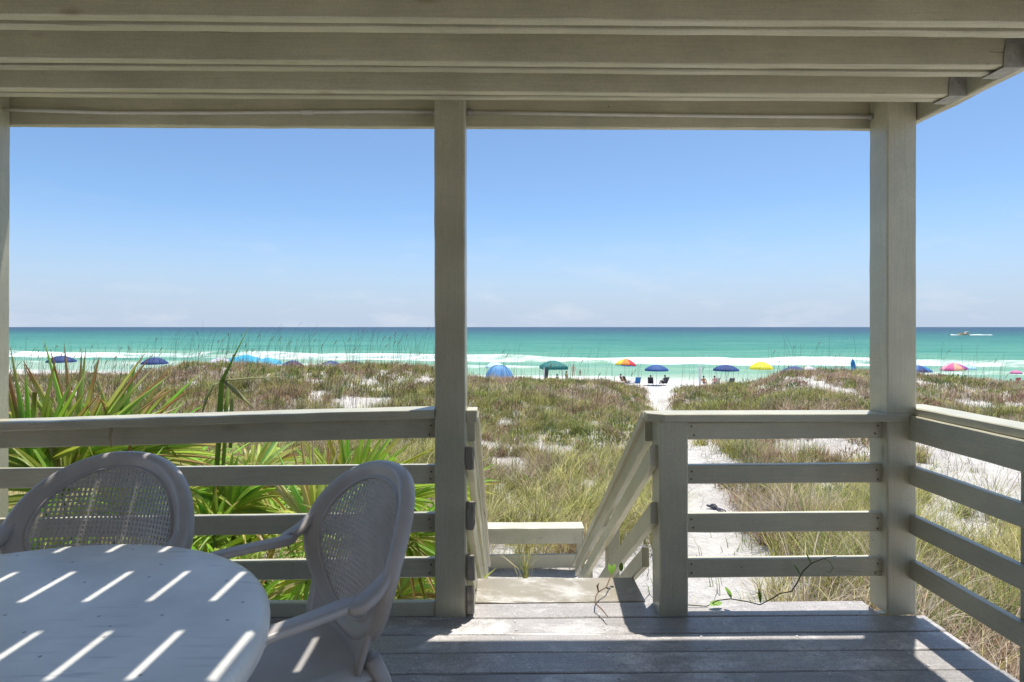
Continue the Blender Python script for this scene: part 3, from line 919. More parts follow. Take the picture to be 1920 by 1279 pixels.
    for side in (0, 1):
        for j in range(ny_ + 1):
            for i in range(nx_ + 1):
                a = -1 + 2 * i / nx_; c_ = j / ny_
                wf = 0.250 - 0.030 * c_
                x_ = a * wf * (1 - 0.06 * max(0, 1 - c_ * 4) ** 2)
                y_ = -0.275 + 0.47 * c_ + 0.03 * a * a * (1 - c_)
                z_ = 0.425 - 0.014 * (1 - a * a) * math.sin(math.pi * min(1, c_ * 1.1)) - 0.04 * max(0, 1 - c_ * 6) ** 2 - 0.01 * c_
                z_ -= 0.025 * max(0, abs(a) - 0.86) / 0.14
                v.append((x_, y_, z_ - (0.012 if side else 0)))
    st = (nx_ + 1) * (ny_ + 1)
    for j in range(ny_):
        for i in range(nx_):
            a = j * (nx_ + 1) + i
            f.append((a, a + 1, a + nx_ + 2, a + nx_ + 1)); f.append((st + a, st + a + nx_ + 1, st + a + nx_ + 2, st + a + 1))
    edge = [i for i in range(nx_ + 1)] + [j * (nx_ + 1) + nx_ for j in range(1, ny_ + 1)] + [ny_ * (nx_ + 1) + i for i in range(nx_ - 1, -1, -1)] + [j * (nx_ + 1) for j in range(ny_ - 1, 0, -1)]
    for a, c_ in zip(edge, edge[1:] + edge[:1]): f.append((a, st + a, st + c_, c_))
    mesh_obj('seat', v, f, M['seat'], root, True)
    # arms sweep out of the rim, run forward and turn down into the front legs
    for sx in (-1, 1):
        u0, z0 = oval(0.93, math.pi * 0.5 + (-sx) * math.pi * 0.50 if sx < 0 else 0)
        pa = []
        q0 = S(sx * 0.276, 0.775) + Vector((0, 0.022, 0)); q1 = S(sx * 0.302, 0.712) + Vector((0, 0.010, 0))
        pa = [q0, q1 + Vector((0, -0.004, 0)), S(sx * 0.308, 0.668) + Vector((0, -0.022, 0)), S(sx * 0.302, 0.645) + Vector((sx * 0.005, -0.062, 0)),
              Vector((sx * 0.285, 0.08, 0.640)), Vector((sx * 0.296, -0.02, 0.636)), Vector((sx * 0.300, -0.12, 0.632)), Vector((sx * 0.296, -0.20, 0.622)), Vector((sx * 0.290, -0.245, 0.600))]
        wd = [(0.008, 0.006), (0.020, 0.012), (0.030, 0.014), (0.034, 0.014), (0.031, 0.013), (0.028, 0.012), (0.027, 0.012), (0.026, 0.012), (0.024, 0.012)]
        ups = [(0, -1, 0.2), (0, -1, 0.3), (0, -0.8, 0.6), (0, -0.4, 0.9), (0, 0, 1), (0, 0, 1), (0, 0, 1), (0, -0.3, 1), (0, -0.8, 0.6)]
        # smooth the path
        def cr(P, k_, t):
            p0, p1, p2, p3 = (Vector(P[max(0, min(len(P) - 1, k_ + d))]) for d in (-1, 0, 1, 2))
            return 0.5 * ((2 * p1) + (p2 - p0) * t + (2 * p0 - 5 * p1 + 4 * p2 - p3) * t * t + (3 * p1 - p0 - 3 * p2 + p3) * t ** 3)
        pp = []; ww = []; uu = []
        for k_ in range(len(pa) - 1):
            for q in range(4):
                t = q / 4
                pp.append(cr(pa, k_, t)); uu.append(cr(ups, k_, t))
                ww.append((wd[k_][0] * (1 - t) + wd[k_ + 1][0] * t, wd[k_][1] * (1 - t) + wd[k_ + 1][1] * t))
        pp.append(pa[-1]); ww.append(wd[-1]); uu.append(Vector(ups[-1]))
        b = MB(); b.tube(pp, ww, 16, up=[tuple(x_) for x_ in uu])
        b.build('arm', m, root, True)
        b = MB()
        lp = [(sx * 0.290, -0.243, 0.615), (sx * 0.289, -0.252, 0.55), (sx * 0.285, -0.258, 0.42), (sx * 0.290, -0.268, 0.2), (sx * 0.296, -0.282, 0.0)]
        b.tube(lp, [(0.024, 0.024), (0.023, 0.022), (0.026, 0.024), (0.021, 0.020), (0.017, 0.017)], 12, up=(0, 1, 0))
        b.tube([(sx * 0.285, -0.255, 0.405), (sx * 0.22, -0.22, 0.402)], [(0.012, 0.02), (0.012, 0.02)], 10, up=(0, 0, 1))
        b.build('leg', m, root, True)
        b = MB()
        b.tube([(sx * 0.205, 0.175, 0.44), (sx * 0.215, 0.20, 0.38), (sx * 0.235, 0.25, 0.2), (sx * 0.255, 0.30, 0.0)], [(0.03, 0.022), (0.028, 0.022), (0.022, 0.018), (0.017, 0.016)], 12, up=(0, 1, 0))
        b.build('leg', m, root, True)
    return root
# facing the table from behind it
make_chair('taupe resin armchair with cane back facing the viewer from behind the table', (-1.35, 1.765, 0), R(-7))
# at the table's right, turned towards it
make_chair('taupe resin armchair with cane back at the right of the table, by the stair', (-0.63, 1.715, 0), R(-54))

# ------------------------------------------------------------------ grass and brush
GRN = [(0.23, 0.25, 0.07), (0.18, 0.215, 0.06), (0.30, 0.29, 0.09), (0.14, 0.195, 0.08)]
YEL = [(0.50, 0.46, 0.18), (0.43, 0.43, 0.15), (0.58, 0.51, 0.28)]
BRN = [(0.34, 0.235, 0.16), (0.41, 0.30, 0.215), (0.28, 0.19, 0.125), (0.47, 0.37, 0.27)]
GRY = [(0.46, 0.41, 0.34), (0.36, 0.31, 0.26)]
PATCH = []
def gp(px, py, z=-1.6):
    d = (EYE - z) * F / (py - 613)
    return (px - 943) * d / F, d
def patch(px, py, rx, ry, amt=1.0, z=-1.6):
    x, y = gp(px, py, z); k = y / F
    y2 = (EYE - z) * F / max(5, py - ry - 613)
    PATCH.append((x, y, rx * k, max(0.25, y2 - y), amt))
for a in [(680, 756, 60, 8, 0.9, -1.25), (795, 735, 30, 6, .9, -1.2), (600, 748, 30, 5, .7, -1.2), (950, 858, 60, 14, .9), (1040, 838, 45, 9, .8), (930, 830, 40, 8, .5), (1150, 800, 40, 12, .4),
          (1320, 850, 60, 28, 1), (1560, 838, 110, 16, 0.85), (1530, 735, 26, 9, .9, -1.3), (1590, 745, 30, 7, .6, -1.3), (1820, 900, 110, 60, 0.93), (1800, 835, 90, 20, .8), (1900, 850, 60, 30, .85), (1860, 745, 80, 10, .75, -1.35), (1790, 765, 60, 10, .8, -1.4),
          (1345, 985, 75, 70, 1), (1320, 1095, 60, 40, .9), (1000, 1070, 130, 30, 1), (1180, 1060, 60, 50, .95), (1470, 850, 60, 12, .5), (1820, 1010, 60, 26, .6), (1770, 890, 80, 50, .95), (1860, 930, 90, 60, .95), (1760, 960, 60, 30, .8), (1750, 1000, 50, 25, .85), (1850, 985, 70, 25, .75), (1890, 880, 60, 50, .9), (1180, 885, 22, 30, .6)]:
    patch(*a)
def cover(x, y):
    """how much of the sand the plants hide, 0..1"""
    x = np.asarray(x, float); y = np.asarray(y, float)
    c = 0.48 + 1.2 * (fbm(x * 0.55, y * 0.40, 70) - 0.38) + 0.25 * sst(9, 14, y)
    pd = path_dist(x, y)
    c = c * sst(0.85, 1.25, pd + (fbm(x * 1.3, y * 1.3, 71) - 0.5) * 0.5)
    for (a, b_, rx, ry, amt) in PATCH:
        d = np.hypot((x - a) / rx, (y - b_) / ry) + (fbm(x * 1.2, y * 1.2, 72) - 0.5) * 0.9
        c = c * (1 - amt * (1 - sst(0.75, 1.15, d)))
    c = c * (1 - sst(31, 37, y))
    c = c * np.where((np.abs(x - 0.3) < 0.95) & (y < 7.8), 0.0, 1.0)
    c = c * np.where((x < DECK_R + 0.05) & (y < 3.15), 0.0, 1.0)
    return np.clip(c, 0, 1)

def blades(P, H, W, az, bend, C, seg):
    """curved strips standing on P; az the way they lean, bend how far"""
    N_ = len(P)
    ts = np.array([0, 0.38, 0.72, 1.0]) if seg == 3 else np.array([0, 0.55, 1.0])
    nl = len(ts)
    dx, dy = np.cos(az), np.sin(az)
    tw = az + np.pi / 2 + rng.uniform(-0.9, 0.9, N_)
    wx, wy = np.cos(tw), np.sin(tw)
    nv = 2 * (nl - 1) + 1
    V = np.zeros((N_, nv, 3))
    for i, t in enumerate(ts):
        out = H * bend * t ** 1.8
        z = H * t * np.sqrt(np.clip(1 - (bend * t ** 0.8) ** 2 * 0.75, 0.05, 1))
        cx = P[:, 0] + dx * out; cy = P[:, 1] + dy * out; cz = P[:, 2] + z
        if i < nl - 1:
            w = W * (1 - 0.55 * t)
            V[:, 2 * i] = np.stack([cx - wx * w, cy - wy * w, cz], -1)
            V[:, 2 * i + 1] = np.stack([cx + wx * w, cy + wy * w, cz], -1)
        else:
            V[:, nv - 1] = np.stack([cx, cy, cz], -1)
    base = (np.arange(N_) * nv)[:, None]
    Q = []
    for i in range(nl - 2):
        Q.append(base + np.array([[2*i, 2*i+1, 2*i+3, 2*i+2]]))
    Q = np.concatenate(Q, 0) if Q else np.zeros((0, 4), int)
    T = base + np.array([[nv - 3, nv - 2, nv - 1]])
    col_ = np.repeat(np.concatenate([C, np.ones((N_, 1))], 1), nv, 0)
    return V.reshape(-1, 3), Q, T, col_

class Field:
    def __init__(s): s.V = []; s.Q = []; s.T = []; s.C = []; s.n = 0
    def add(s, v, q, t, c):
        s.V.append(v); s.Q.append(q + s.n); s.T.append(t + s.n); s.C.append(c); s.n += len(v)
    def build(s, name, m):
        return np_mesh(name, np.concatenate(s.V), [np.concatenate(s.Q), np.concatenate(s.T)], m, False, np.concatenate(s.C))

def pick(pal, n):
    return np.asarray(pal)[rng.integers(0, len(pal), n)]

def scatter(n, y0, y1, amax=0.98, amin=-0.98, power=1.0):
    y = y0 + (y1 - y0) * rng.random(n) ** power
    # even over the ground inside the view's wedge
    y = np.sqrt(y0 ** 2 + (y1 ** 2 - y0 ** 2) * rng.random(n)) if power == 1.0 else y
    x = y * rng.uniform(amin, amax, n)
    return x, y

def clumps(field, n, y0, y1, nb, h, w, pal_fn, spread, bendr, seg, thr=(0.25, 0.75), amin=-0.98, amax=0.98, mask=None, power=1.0):
    x, y = scatter(n, y0, y1, amax, amin, power)
    c = cover(x, y)
    if mask is not None: c = c * mask(x, y)
    keep = rng.random(n) < sst(thr[0], thr[1], c)
    x, y = x[keep], y[keep]
    m_ = len(x)
    hs = h * rng.uniform(0.6, 1.25, m_) * (0.7 + 0.6 * fbm(x * 0.8, y * 0.8, 80))
    pal = pal_fn(x, y) * rng.uniform(0.7, 1.45, (m_, 1))
    hs = hs * np.where(rng.random(m_) < 0.2, 1.5, 1.0)
    k = rng.integers(int(nb * .6), int(nb * 1.4) + 1, m_)
    idx = np.repeat(np.arange(m_), k); N_ = len(idx)
    r = np.abs(rng.normal(0, spread, N_)); a = rng.uniform(0, 2 * np.pi, N_)
    px = x[idx] + r * np.cos(a); py = y[idx] + r * np.sin(a)
    P = np.stack([px, py, ground(px, py) - 0.02], -1)
    H = hs[idx] * rng.uniform(0.5, 1.15, N_)
    W = w * rng.uniform(0.6, 1.3, N_)
    az = a + rng.normal(0, 0.6, N_)
    az = np.where(rng.random(N_) < 0.35, rng.normal(0.3, 0.7, N_), az)
    bend = np.clip(rng.normal(bendr[0], bendr[1], N_), 0.02, 0.98)
    C = pal[idx] * rng.uniform(0.65, 1.35, (N_, 1))
    dry = rng.random(N_) < 0.18
    C[dry] = pick(BRN + GRY + YEL, dry.sum()) * rng.uniform(0.8, 1.3, (dry.sum(), 1))
    field.add(*blades(P, H, W, az, bend, C, seg))

def pal_far(x, y):
    n = len(x)
    t = fbm(x * 0.45, y * 0.30, 90) * 1.25 - 0.10 + rng.normal(0, 0.11, n)
    az = x / y
    t = t + 0.16 * ((az > 0.25) & (az < 0.42)) + 0.06 * ((az > 0.0) & (az < 0.25)) - 0.05 * (az > 0.45)
    out = np.where((t > 0.52)[:, None], pick(GRN + YEL[:1], n), pick(BRN + GRY[:1], n))
    return out
def pal_near(x, y):
    n = len(x)
    t = fbm(x * 0.5, y * 0.4, 95) + rng.normal(0, 0.10, n)
    return np.where((t > 0.47)[:, None], pick(YEL + GRN[2:3] + [(0.22, 0.25, 0.08)], n), np.where((t > 0.40)[:, None], pick(GRN, n), pick(BRN + GRY, n)))

fld = Field()
# long grass near the porch
clumps(fld, 1900, 4.2, 9.5, 58, 0.66, 0.0042, pal_near, 0.085, (0.66, 0.22), 3, thr=(0.25, 0.65))
clumps(fld, 2700, 8.5, 14.5, 46, 0.46, 0.005, pal_near, 0.10, (0.62, 0.25), 3, thr=(0.30, 0.7))
tag(fld.build('dune_grass', M['grass']), 'long arching yellow green dune grass near the porch', 'grass', kind='stuff')
fld = Field()
clumps(fld, 6000, 12.5, 22, 38, 0.34, 0.0075, pal_far, 0.13, (0.66, 0.28), 2, thr=(0.25, 0.65))
clumps(fld, 8500, 20, 36, 28, 0.33, 0.010, pal_far, 0.16, (0.62, 0.28), 2, thr=(0.22, 0.6))
tag(fld.build('dune_brush', M['grass']), 'low brown and olive brush covering the dune behind', 'brush', kind='stuff')
# leafy low shrubs mounded among the grass
fld = Field()
n_s = 1500
x, y = scatter(n_s, 10.0, 33)
keep = rng.random(n_s) < sst(0.2, 0.6, cover(x, y))
x, y = x[keep], y[keep]; n_s = len(x)
rs_ = rng.uniform(0.18, 0.55, n_s); hs_ = rs_ * rng.uniform(0.5, 0.9, n_s)
pal_s = np.where((fbm(x * 0.4, y * 0.3, 91) + rng.normal(0, .1, n_s) > 0.46)[:, None], pick(GRN + [(0.26, 0.33, 0.08), (0.30, 0.34, 0.13)], n_s), pick(BRN + [(0.36, 0.22, 0.17)], n_s))
k = rng.integers(60, 130, n_s); idx = np.repeat(np.arange(n_s), k); N_ = len(idx)
u = rng.random(N_) ** 0.5; a = rng.uniform(0, 2 * np.pi, N_)
px = x[idx] + rs_[idx] * u * np.cos(a); py = y[idx] + rs_[idx] * u * np.sin(a)
zz = hs_[idx] * np.sqrt(np.clip(1 - u ** 2, 0, 1)) * rng.random(N_) ** 0.4
P = np.stack([px, py, ground(px, py) + zz - 0.03], -1)
fld.add(*blades(P, rng.uniform(0.06, 0.16, N_), rng.uniform(0.008, 0.020, N_), a + rng.normal(0, .8, N_), rng.uniform(0.2, 0.95, N_), pal_s[idx] * rng.uniform(0.6, 1.35, (N_, 1)), 2))
tag(fld.build('dune_shrubs', M['grass']), 'low leafy green and reddish shrubs mounded over the dune', 'shrubs', kind='stuff')
# sparse dry twigs and seedlings on bare sand
fld = Field()
x, y = scatter(4200, 5.0, 26)
N_ = len(x)
k = np.repeat(np.arange(N_), 5)
px = x[k] + rng.normal(0, 0.10, len(k)); py = y[k] + rng.normal(0, 0.10, len(k))
keep = (path_dist(px, py) > 0.8) | (rng.random(len(px)) < 0.22)
keep &= ~((np.abs(px - 0.3) < 0.7) & (py < 7.5))
px, py, kk = px[keep], py[keep], k[keep]
P = np.stack([px, py, ground(px, py) - 0.004], -1)
isg = rng.random(N_) < 0.30
C = np.where(isg[kk][:, None], pick([(0.16, 0.24, 0.06), (0.22, 0.28, 0.09)], len(kk)), pick([(0.14, 0.11, 0.09), (0.24, 0.18, 0.14), (0.20, 0.15, 0.13)], len(kk)))
bend = np.where(isg[kk], rng.uniform(0.3, 0.8, len(kk)), rng.uniform(0.75, 0.99, len(kk)))
fld.add(*blades(P, rng.uniform(0.10, 0.34, len(kk)), np.where(isg[kk], 0.006, 0.0035), rng.uniform(0, 6.28, len(kk)), bend, C, 3))
tag(fld.build('dry_litter', M['grass']), 'dry twigs and small seedlings strewn over bare sand', 'litter', kind='stuff')
# sea oats: tall thin stems with drooping heads on the crest
def sea_oats():
    f = MB()
    n = 0
    while n < 1150:
        y = random.uniform(9, 31)
        a = random.uniform(-0.86, 0.86)
        w = 1.0 if a < -0.10 else (0.35 if a < 0.62 else 0.3)
        if random.random() > w: continue
        x = a * y
        if float(path_dist(x, y)) < 1.4: continue
        if y < 14 and random.random() < 0.8: continue
        z = float(ground(x, y))
        h = random.uniform(1.0, 2.1) * (1.0 if y > 14 else 0.8)
        lean = random.gauss(0.05, 0.10); lean2 = random.gauss(0, 0.06)
        r = 0.0030 * (0.6 + y / 22)
        pts = [(x, y, z), (x + lean * .3 * h, y + lean2 * .3 * h, z + h * .5), (x + lean * h, y + lean2 * h, z + h * .86), (x + lean * h * 1.5 + .03, y + lean2 * h, z + h)]
        c = random.choice([(0.10, 0.11, 0.05, 1), (0.14, 0.13, 0.06, 1), (0.19, 0.16, 0.09, 1)])
        f.tube(pts, [r, r * .8, r * .6, r * .4], 3, cap=False, c=c)
        if random.random() < 0.13:
            q = Vector(pts[2])
            hc = (0.30, 0.24, 0.14, 1)
            f.tube([q, q + Vector((lean * .2 + .02, 0, .08)), q + Vector((lean * .3 + .06, 0, .15)), q + Vector((lean * .4 + .10, 0, .17))], [r * .8, r * 2.6, r * 2.2, r * .5], 4, cap=False, c=hc)
        n += 1
    o = f.build('sea_oats', M['grass'])
    tag(o, 'tall thin sea oat stems standing against the sea', 'sea oats', kind='stuff')
sea_oats()

# ------------------------------------------------------------------ palmettos behind the left railing
PG = [(0.36, 0.49, 0.07), (0.46, 0.57, 0.12), (0.27, 0.40, 0.05), (0.52, 0.57, 0.18)]
PBRN = [(0.30, 0.16, 0.06), (0.42, 0.27, 0.11), (0.52, 0.42, 0.24)]
def frond(root, hub, fwd, nrm, rad, n=30, span=105, droop=0.25, brown=0.15, wid=0.025, stalk_from=None, pal=PG, lo=None, hi=None):
    hub = Vector(hub); fwd = Vector(fwd).normalized(); nrm = Vector(nrm)
    nrm = (nrm - fwd * nrm.dot(fwd)).normalized(); side = fwd.cross(nrm)
    b = MB()
    base_c = random.choice(pal)
    a0, a1 = (-span if lo is None else lo), (span if hi is None else hi)
    for i in range(n):
        th = R(a0 + (a1 - a0) * (i + 0.5) / n + random.gauss(0, 2.2))
        d = fwd * math.cos(th) + side * math.sin(th)
        acr = nrm.cross(d)
        ln = rad * (0.72 + 0.28 * math.cos(th * 0.9)) * random.uniform(0.85, 1.08)
        dr = droop * random.uniform(0.4, 1.7)
        lift = random.gauss(0, 0.05)
        kink = random.random() < 0.16
        br = random.random() < brown
        amt = random.uniform(0.35, 0.8) if br else random.uniform(0.86, 1.05)
        cg = [x * random.uniform(0.75, 1.25) for x in base_c]
        cb = random.choice(PBRN)
        segs = 7
        vs = []; cs = []
        for k in range(segs + 1):
            t = k / segs
            r = ln * t
            p = hub + d * r + nrm * (lift * r) + Vector((0, 0, -1)) * dr * ln * t ** 2.4
            if kink and t > 0.6: p += Vector((0, 0, -1)) * (t - 0.6) * ln * 0.9 - d * (t - 0.6) * ln * 0.55
            w = wid * rad * 1.35 * (0.25 + 1.5 * min(t, 0.38) / 0.38 * 0.5) * (1 if t < 0.45 else max(0.02, (1 - (t - 0.45) / 0.55)) ** 0.8)
            fold = w * 0.75
            vs += [p - acr * w, p + nrm * -fold, p + acr * w]
            c_ = cg if t < amt else cb
            if abs(t - amt) < 0.08: c_ = [(x + y) / 2 for x, y in zip(cg, cb)]
            mid = [min(1, x * 1.25 + 0.02) for x in c_]
            yb_ = max(0, 0.22 - t) * 1.8
            c_ = [c_[0] + yb_ * 0.35, c_[1] + yb_ * 0.30, c_[2]]
            cs += [(*c_, 1), (*mid, 1), (*c_, 1)]
        fs = []
        for k in range(segs):
            fs += [(k*3, k*3+1, k*3+4, k*3+3), (k*3+1, k*3+2, k*3+5, k*3+4)]
        b.add([v - root.location for v in vs], fs, cs)
    o = b.build('frond', M['frond'], root)
    if stalk_from is not None:
        s_ = Vector(stalk_from)
        mid = (s_ + hub) / 2 + Vector((0, 0, 0.12))
        q = MB(); q.tube([s_ - root.location, mid - root.location, hub - root.location + fwd * 0.02], [0.013, 0.010, 0.008], 6, c=(0.20, 0.26, 0.07, 1))
        q.build('stalk', M['frond'], o, True)
    return o

def palmetto(label, base, fronds):
    bx, by = base
    z = float(ground(bx, by))
    root = empty('palmetto', (bx, by, z)); tag(root, label, 'palmetto', 'palmettos behind the left railing')
    q = MB()
    q.tube([(0, 0, -.05), (0.02, 0.0, .15), (0.05, 0.02, .42)], [0.09, 0.075, 0.05], 10, c=(0.15, 0.10, 0.06, 1))
    q.build('trunk', M['frond'], root)
    for fr_ in fronds:
        hub = fr_.pop('hub')
        frond(root, hub, stalk_from=(bx + 0.04, by + 0.02, z + 0.35), hub_ok=None, **fr_) if False else frond(root, hub, stalk_from=(bx + 0.04, by + 0.02, z + 0.35), **fr_)
    return root

def rand_fronds(base, n, zmin, zmax, rmin, rmax, yb=3.06, **kw):
    out = []
    for i in range(n):
        a = random.uniform(0, 2 * math.pi)
        rr2 = random.uniform(0.15, 0.75)
        hx = base[0] + math.cos(a) * rr2; hy = max(yb + 0.25, base[1] + math.sin(a) * rr2 * 0.8)
        z = random.uniform(zmin, zmax)
        fwd = Vector((math.cos(a) * 0.8, math.sin(a) * 0.55 + 0.12, random.uniform(0.1, 0.9)))
        nrm = Vector((-math.cos(a) * 0.5, -math.sin(a) * 0.5 - 0.45, 0.9))
        rad = random.uniform(rmin, rmax)
        # keep the leaf tips outside the railing
        if hy - rad * 0.9 < yb: fwd.y = abs(fwd.y) * 0.5
        d = dict(hub=(hx, hy, z), fwd=fwd, nrm=nrm, rad=rad, n=random.randint(24, 34), span=random.uniform(80, 115), droop=random.uniform(0.1, 0.4), brown=0.12)
        d.update(kw); out.append(d)
    return out

hub = vp(150, 870, 3.75)
palmetto('large palmetto with brown tipped fans rising above the left railing', (-2.75, 4.05), [
    dict(hub=vp(140, 860, 3.7), fwd=(0.15, 0.10, 1.0), nrm=(0, -1, 0.1), rad=0.80, n=34, span=85, droop=0.05, brown=0.72, wid=0.017),
    dict(hub=vp(220, 860, 3.8), fwd=(0.55, 0.08, 0.85), nrm=(0, -1, 0.2), rad=0.78, n=32, span=75, droop=0.16, brown=0.8, wid=0.016),
    dict(hub=vp(60, 880, 3.6), fwd=(-0.25, 0.1, 0.95), nrm=(0, -1, 0.1), rad=0.78, n=28, span=80, droop=0.05, brown=0.35, wid=0.017),
    dict(hub=vp(290, 850, 4.1), fwd=(0.8, 0.1, 0.5), nrm=(0, -0.9, 0.4), rad=0.62, n=26, span=60, droop=0.25, brown=0.7, wid=0.016),
    dict(hub=vp(120, 930, 3.55), fwd=(-0.6, 0.0, 0.75), nrm=(0.2, -0.8, 0.6), rad=0.62, n=30, span=90, droop=0.25, brown=0.08),
    dict(hub=vp(230, 960, 3.6), fwd=(0.3, 0.1, 0.9), nrm=(0, -0.8, 0.6), rad=0.6, n=30, span=100, droop=0.25, brown=0.05),
    ] + rand_fronds((-2.75, 4.05), 10, -0.6, 0.40, 0.5, 0.7))
palmetto('palmetto with one tall folded spear leaf above the left railing', (-1.75, 3.95), [
    dict(hub=vp(430, 960, 3.7), fwd=(0.25, 0.15, 0.95), nrm=(0, -0.9, 0.5), rad=0.52, n=30, span=95, droop=0.3, brown=0.05),
    dict(hub=vp(470, 900, 3.9), fwd=(0.5, 0.2, 0.8), nrm=(0, -0.8, 0.6), rad=0.5, n=28, span=100, droop=0.45, brown=0.08),
    dict(hub=vp(350, 930, 4.0), fwd=(-0.4, 0.2, 0.8), nrm=(0, -0.8, 0.6), rad=0.55, n=28, span=100, droop=0.4, brown=0.08),
    dict(hub=vp(400, 1010, 3.55), fwd=(0.05, 0.0, 1), nrm=(0, -0.95, 0.3), rad=0.34, n=9, span=30, droop=0.2, brown=0.0, wid=0.05, pal=[(0.24, 0.38, 0.03)]),
    ] + rand_fronds((-1.75, 3.95), 14, -0.8, 0.42, 0.45, 0.65))
palmetto('palmetto with broad green fans seen between the rails beside the middle post', (-0.95, 3.95), [
    dict(hub=vp(590, 1000, 3.35), fwd=(0.05, 0.05, 1), nrm=(0, -1, 0.1), rad=0.60, n=16, span=45, droop=0.03, brown=0.35, wid=0.02),
    dict(hub=vp(655, 940, 3.75), fwd=(0.62, 0.15, 0.75), nrm=(0, -0.9, 0.5), rad=0.66, n=32, span=80, droop=0.1, brown=0.10, wid=0.022),
    dict(hub=vp(620, 930, 4.0), fwd=(0.0, 0.25, 0.9), nrm=(0, -0.8, 0.6), rad=0.50, n=30, span=95, droop=0.25, brown=0.15),
    dict(hub=vp(575, 1085, 3.45), fwd=(0.0, -0.35, -0.4), nrm=(0, -0.8, 0.7), rad=0.36, n=34, span=170, droop=0.2, brown=0.05),
    dict(hub=vp(760, 1010, 3.7), fwd=(0.7, 0.1, 0.3), nrm=(0, -0.7, 0.7), rad=0.45, n=30, span=100, droop=0.3, brown=0.1),
    dict(hub=vp(745, 1120, 3.6), fwd=(0.5, 0.0, 0.3), nrm=(0, -0.7, 0.7), rad=0.42, n=30, span=110, droop=0.3, brown=0.1),
    ] + rand_fronds((-0.95, 4.0), 12, -0.9, 0.30, 0.4, 0.6))
palmetto('low palmetto in shade under the lowest left rail', (-1.45, 3.55), rand_fronds((-1.45, 3.55), 9, -0.9, -0.1, 0.4, 0.55))
palmetto('palmetto in the far left corner beside the sunlit post', (-3.35, 3.75), rand_fronds((-3.35, 3.75), 9, -0.5, 0.45, 0.5, 0.7))

def spear(root_label):
    """folded spear leaf with a few loosened strips"""
    root = [o for o in bpy.data.objects if o.get('label') == root_label][0]
    off = -Vector(root.location)
    b = MB()
    p = [vp(392, 1080, 3.75), vp(411, 810, 3.7), vp(412, 770, 3.7), vp(416, 715, 3.7), vp(438, 670, 3.72), vp(466, 614, 3.75)]
    g = (0.26, 0.38, 0.08, 1)
    b.tube([q + off for q in p], [0.011, 0.022, 0.025, 0.019, 0.007, 0.0015], 7, c=g, flat=0.7)
    b.tube([q + off + Vector((0.035, 0.01, 0)) for q in p[:4]], [0.008, 0.018, 0.020, 0.004], 6, c=(0.32, 0.44, 0.10, 1), flat=0.6)
    sp = b.build('spear_leaf', M['frond'], root, True)
    def strip(pts, w, c):
        q = MB(); q.tube([x_ + off for x_ in pts], [w * k_ for k_ in (0.6, 1, 0.8, 0.4, 0.08)], 4, flat=0.15, c=c, up=(0, -0.6, 0.8))
        q.build('loose_strip', M['frond'], sp, True)
    y_ = (0.42, 0.42, 0.20, 1)
    strip([vp(416, 713, 3.7), vp(435, 712, 3.66), vp(470, 709, 3.6), vp(505, 708, 3.6), vp(540, 705, 3.6)], 0.012, y_)
    strip([vp(418, 713, 3.7), vp(436, 728, 3.64), vp(455, 746, 3.6), vp(468, 758, 3.6), vp(480, 772, 3.6)], 0.015, y_)
    strip([vp(414, 716, 3.7), vp(398, 722, 3.66), vp(388, 745, 3.64), vp(380, 770, 3.62), vp(374, 800, 3.62)], 0.014, (0.36, 0.40, 0.17, 1))
    strip([vp(432, 840, 3.7), vp(434, 800, 3.7), vp(434, 770, 3.7), vp(435, 750, 3.7), vp(436, 738, 3.7)], 0.018, (0.33, 0.40, 0.18, 1))
spear('palmetto with one tall folded spear leaf above the left railing')

# ------------------------------------------------------------------ things on the beach
FAB = {}
def fabric(c, trans=0.25):
    k = tuple(c)
    if k not in FAB:
        m, nt, b = new_mat('beach_fabric')
        tc = nd(nt, 'ShaderNodeTexCoord')
        n = nd(nt, 'ShaderNodeTexNoise', i_Scale=3.0, i_Detail=4.0); nt.links.new(tc.outputs['Object'], n.inputs['Vector'])
        r = ramp(nt, [(0.3, [x * .85 for x in c]), (0.7, [min(1, x * 1.1) for x in c])])
        nt.links.new(n.outputs[0], r.inputs[0]); nt.links.new(r.outputs[0], b.inputs['Base Color'])
        b.inputs['Roughness'].default_value = 0.75
        tr = nd(nt, 'ShaderNodeBsdfTranslucent'); nt.links.new(r.outputs[0], tr.inputs['Color'])
        mx = nd(nt, 'ShaderNodeMixShader'); mx.inputs[0].default_value = trans
        nt.links.new(b.outputs[0], mx.inputs[1]); nt.links.new(tr.outputs[0], mx.inputs[2]); nt.links.new(mx.outputs[0], nt.nodes['Material Output'].inputs['Surface'])
        FAB[k] = m
    return FAB[k]
M['pole'] = simple('pole_white', (0.6, 0.6, 0.6), 0.4)
M['frame'] = simple('chair_frame', (0.35, 0.33, 0.30), 0.4)
M['woodfr'] = simple('wood_frame', (0.36, 0.22, 0.11), 0.6)
NAVY = (0.022, 0.055, 0.20); BLUE = (0.03, 0.12, 0.38)

def on_beach(px, d):
    p = vp(px, 613, d)
    p.z = max(float(ground(p.x, p.y)), SEA - 0.15)
    return p

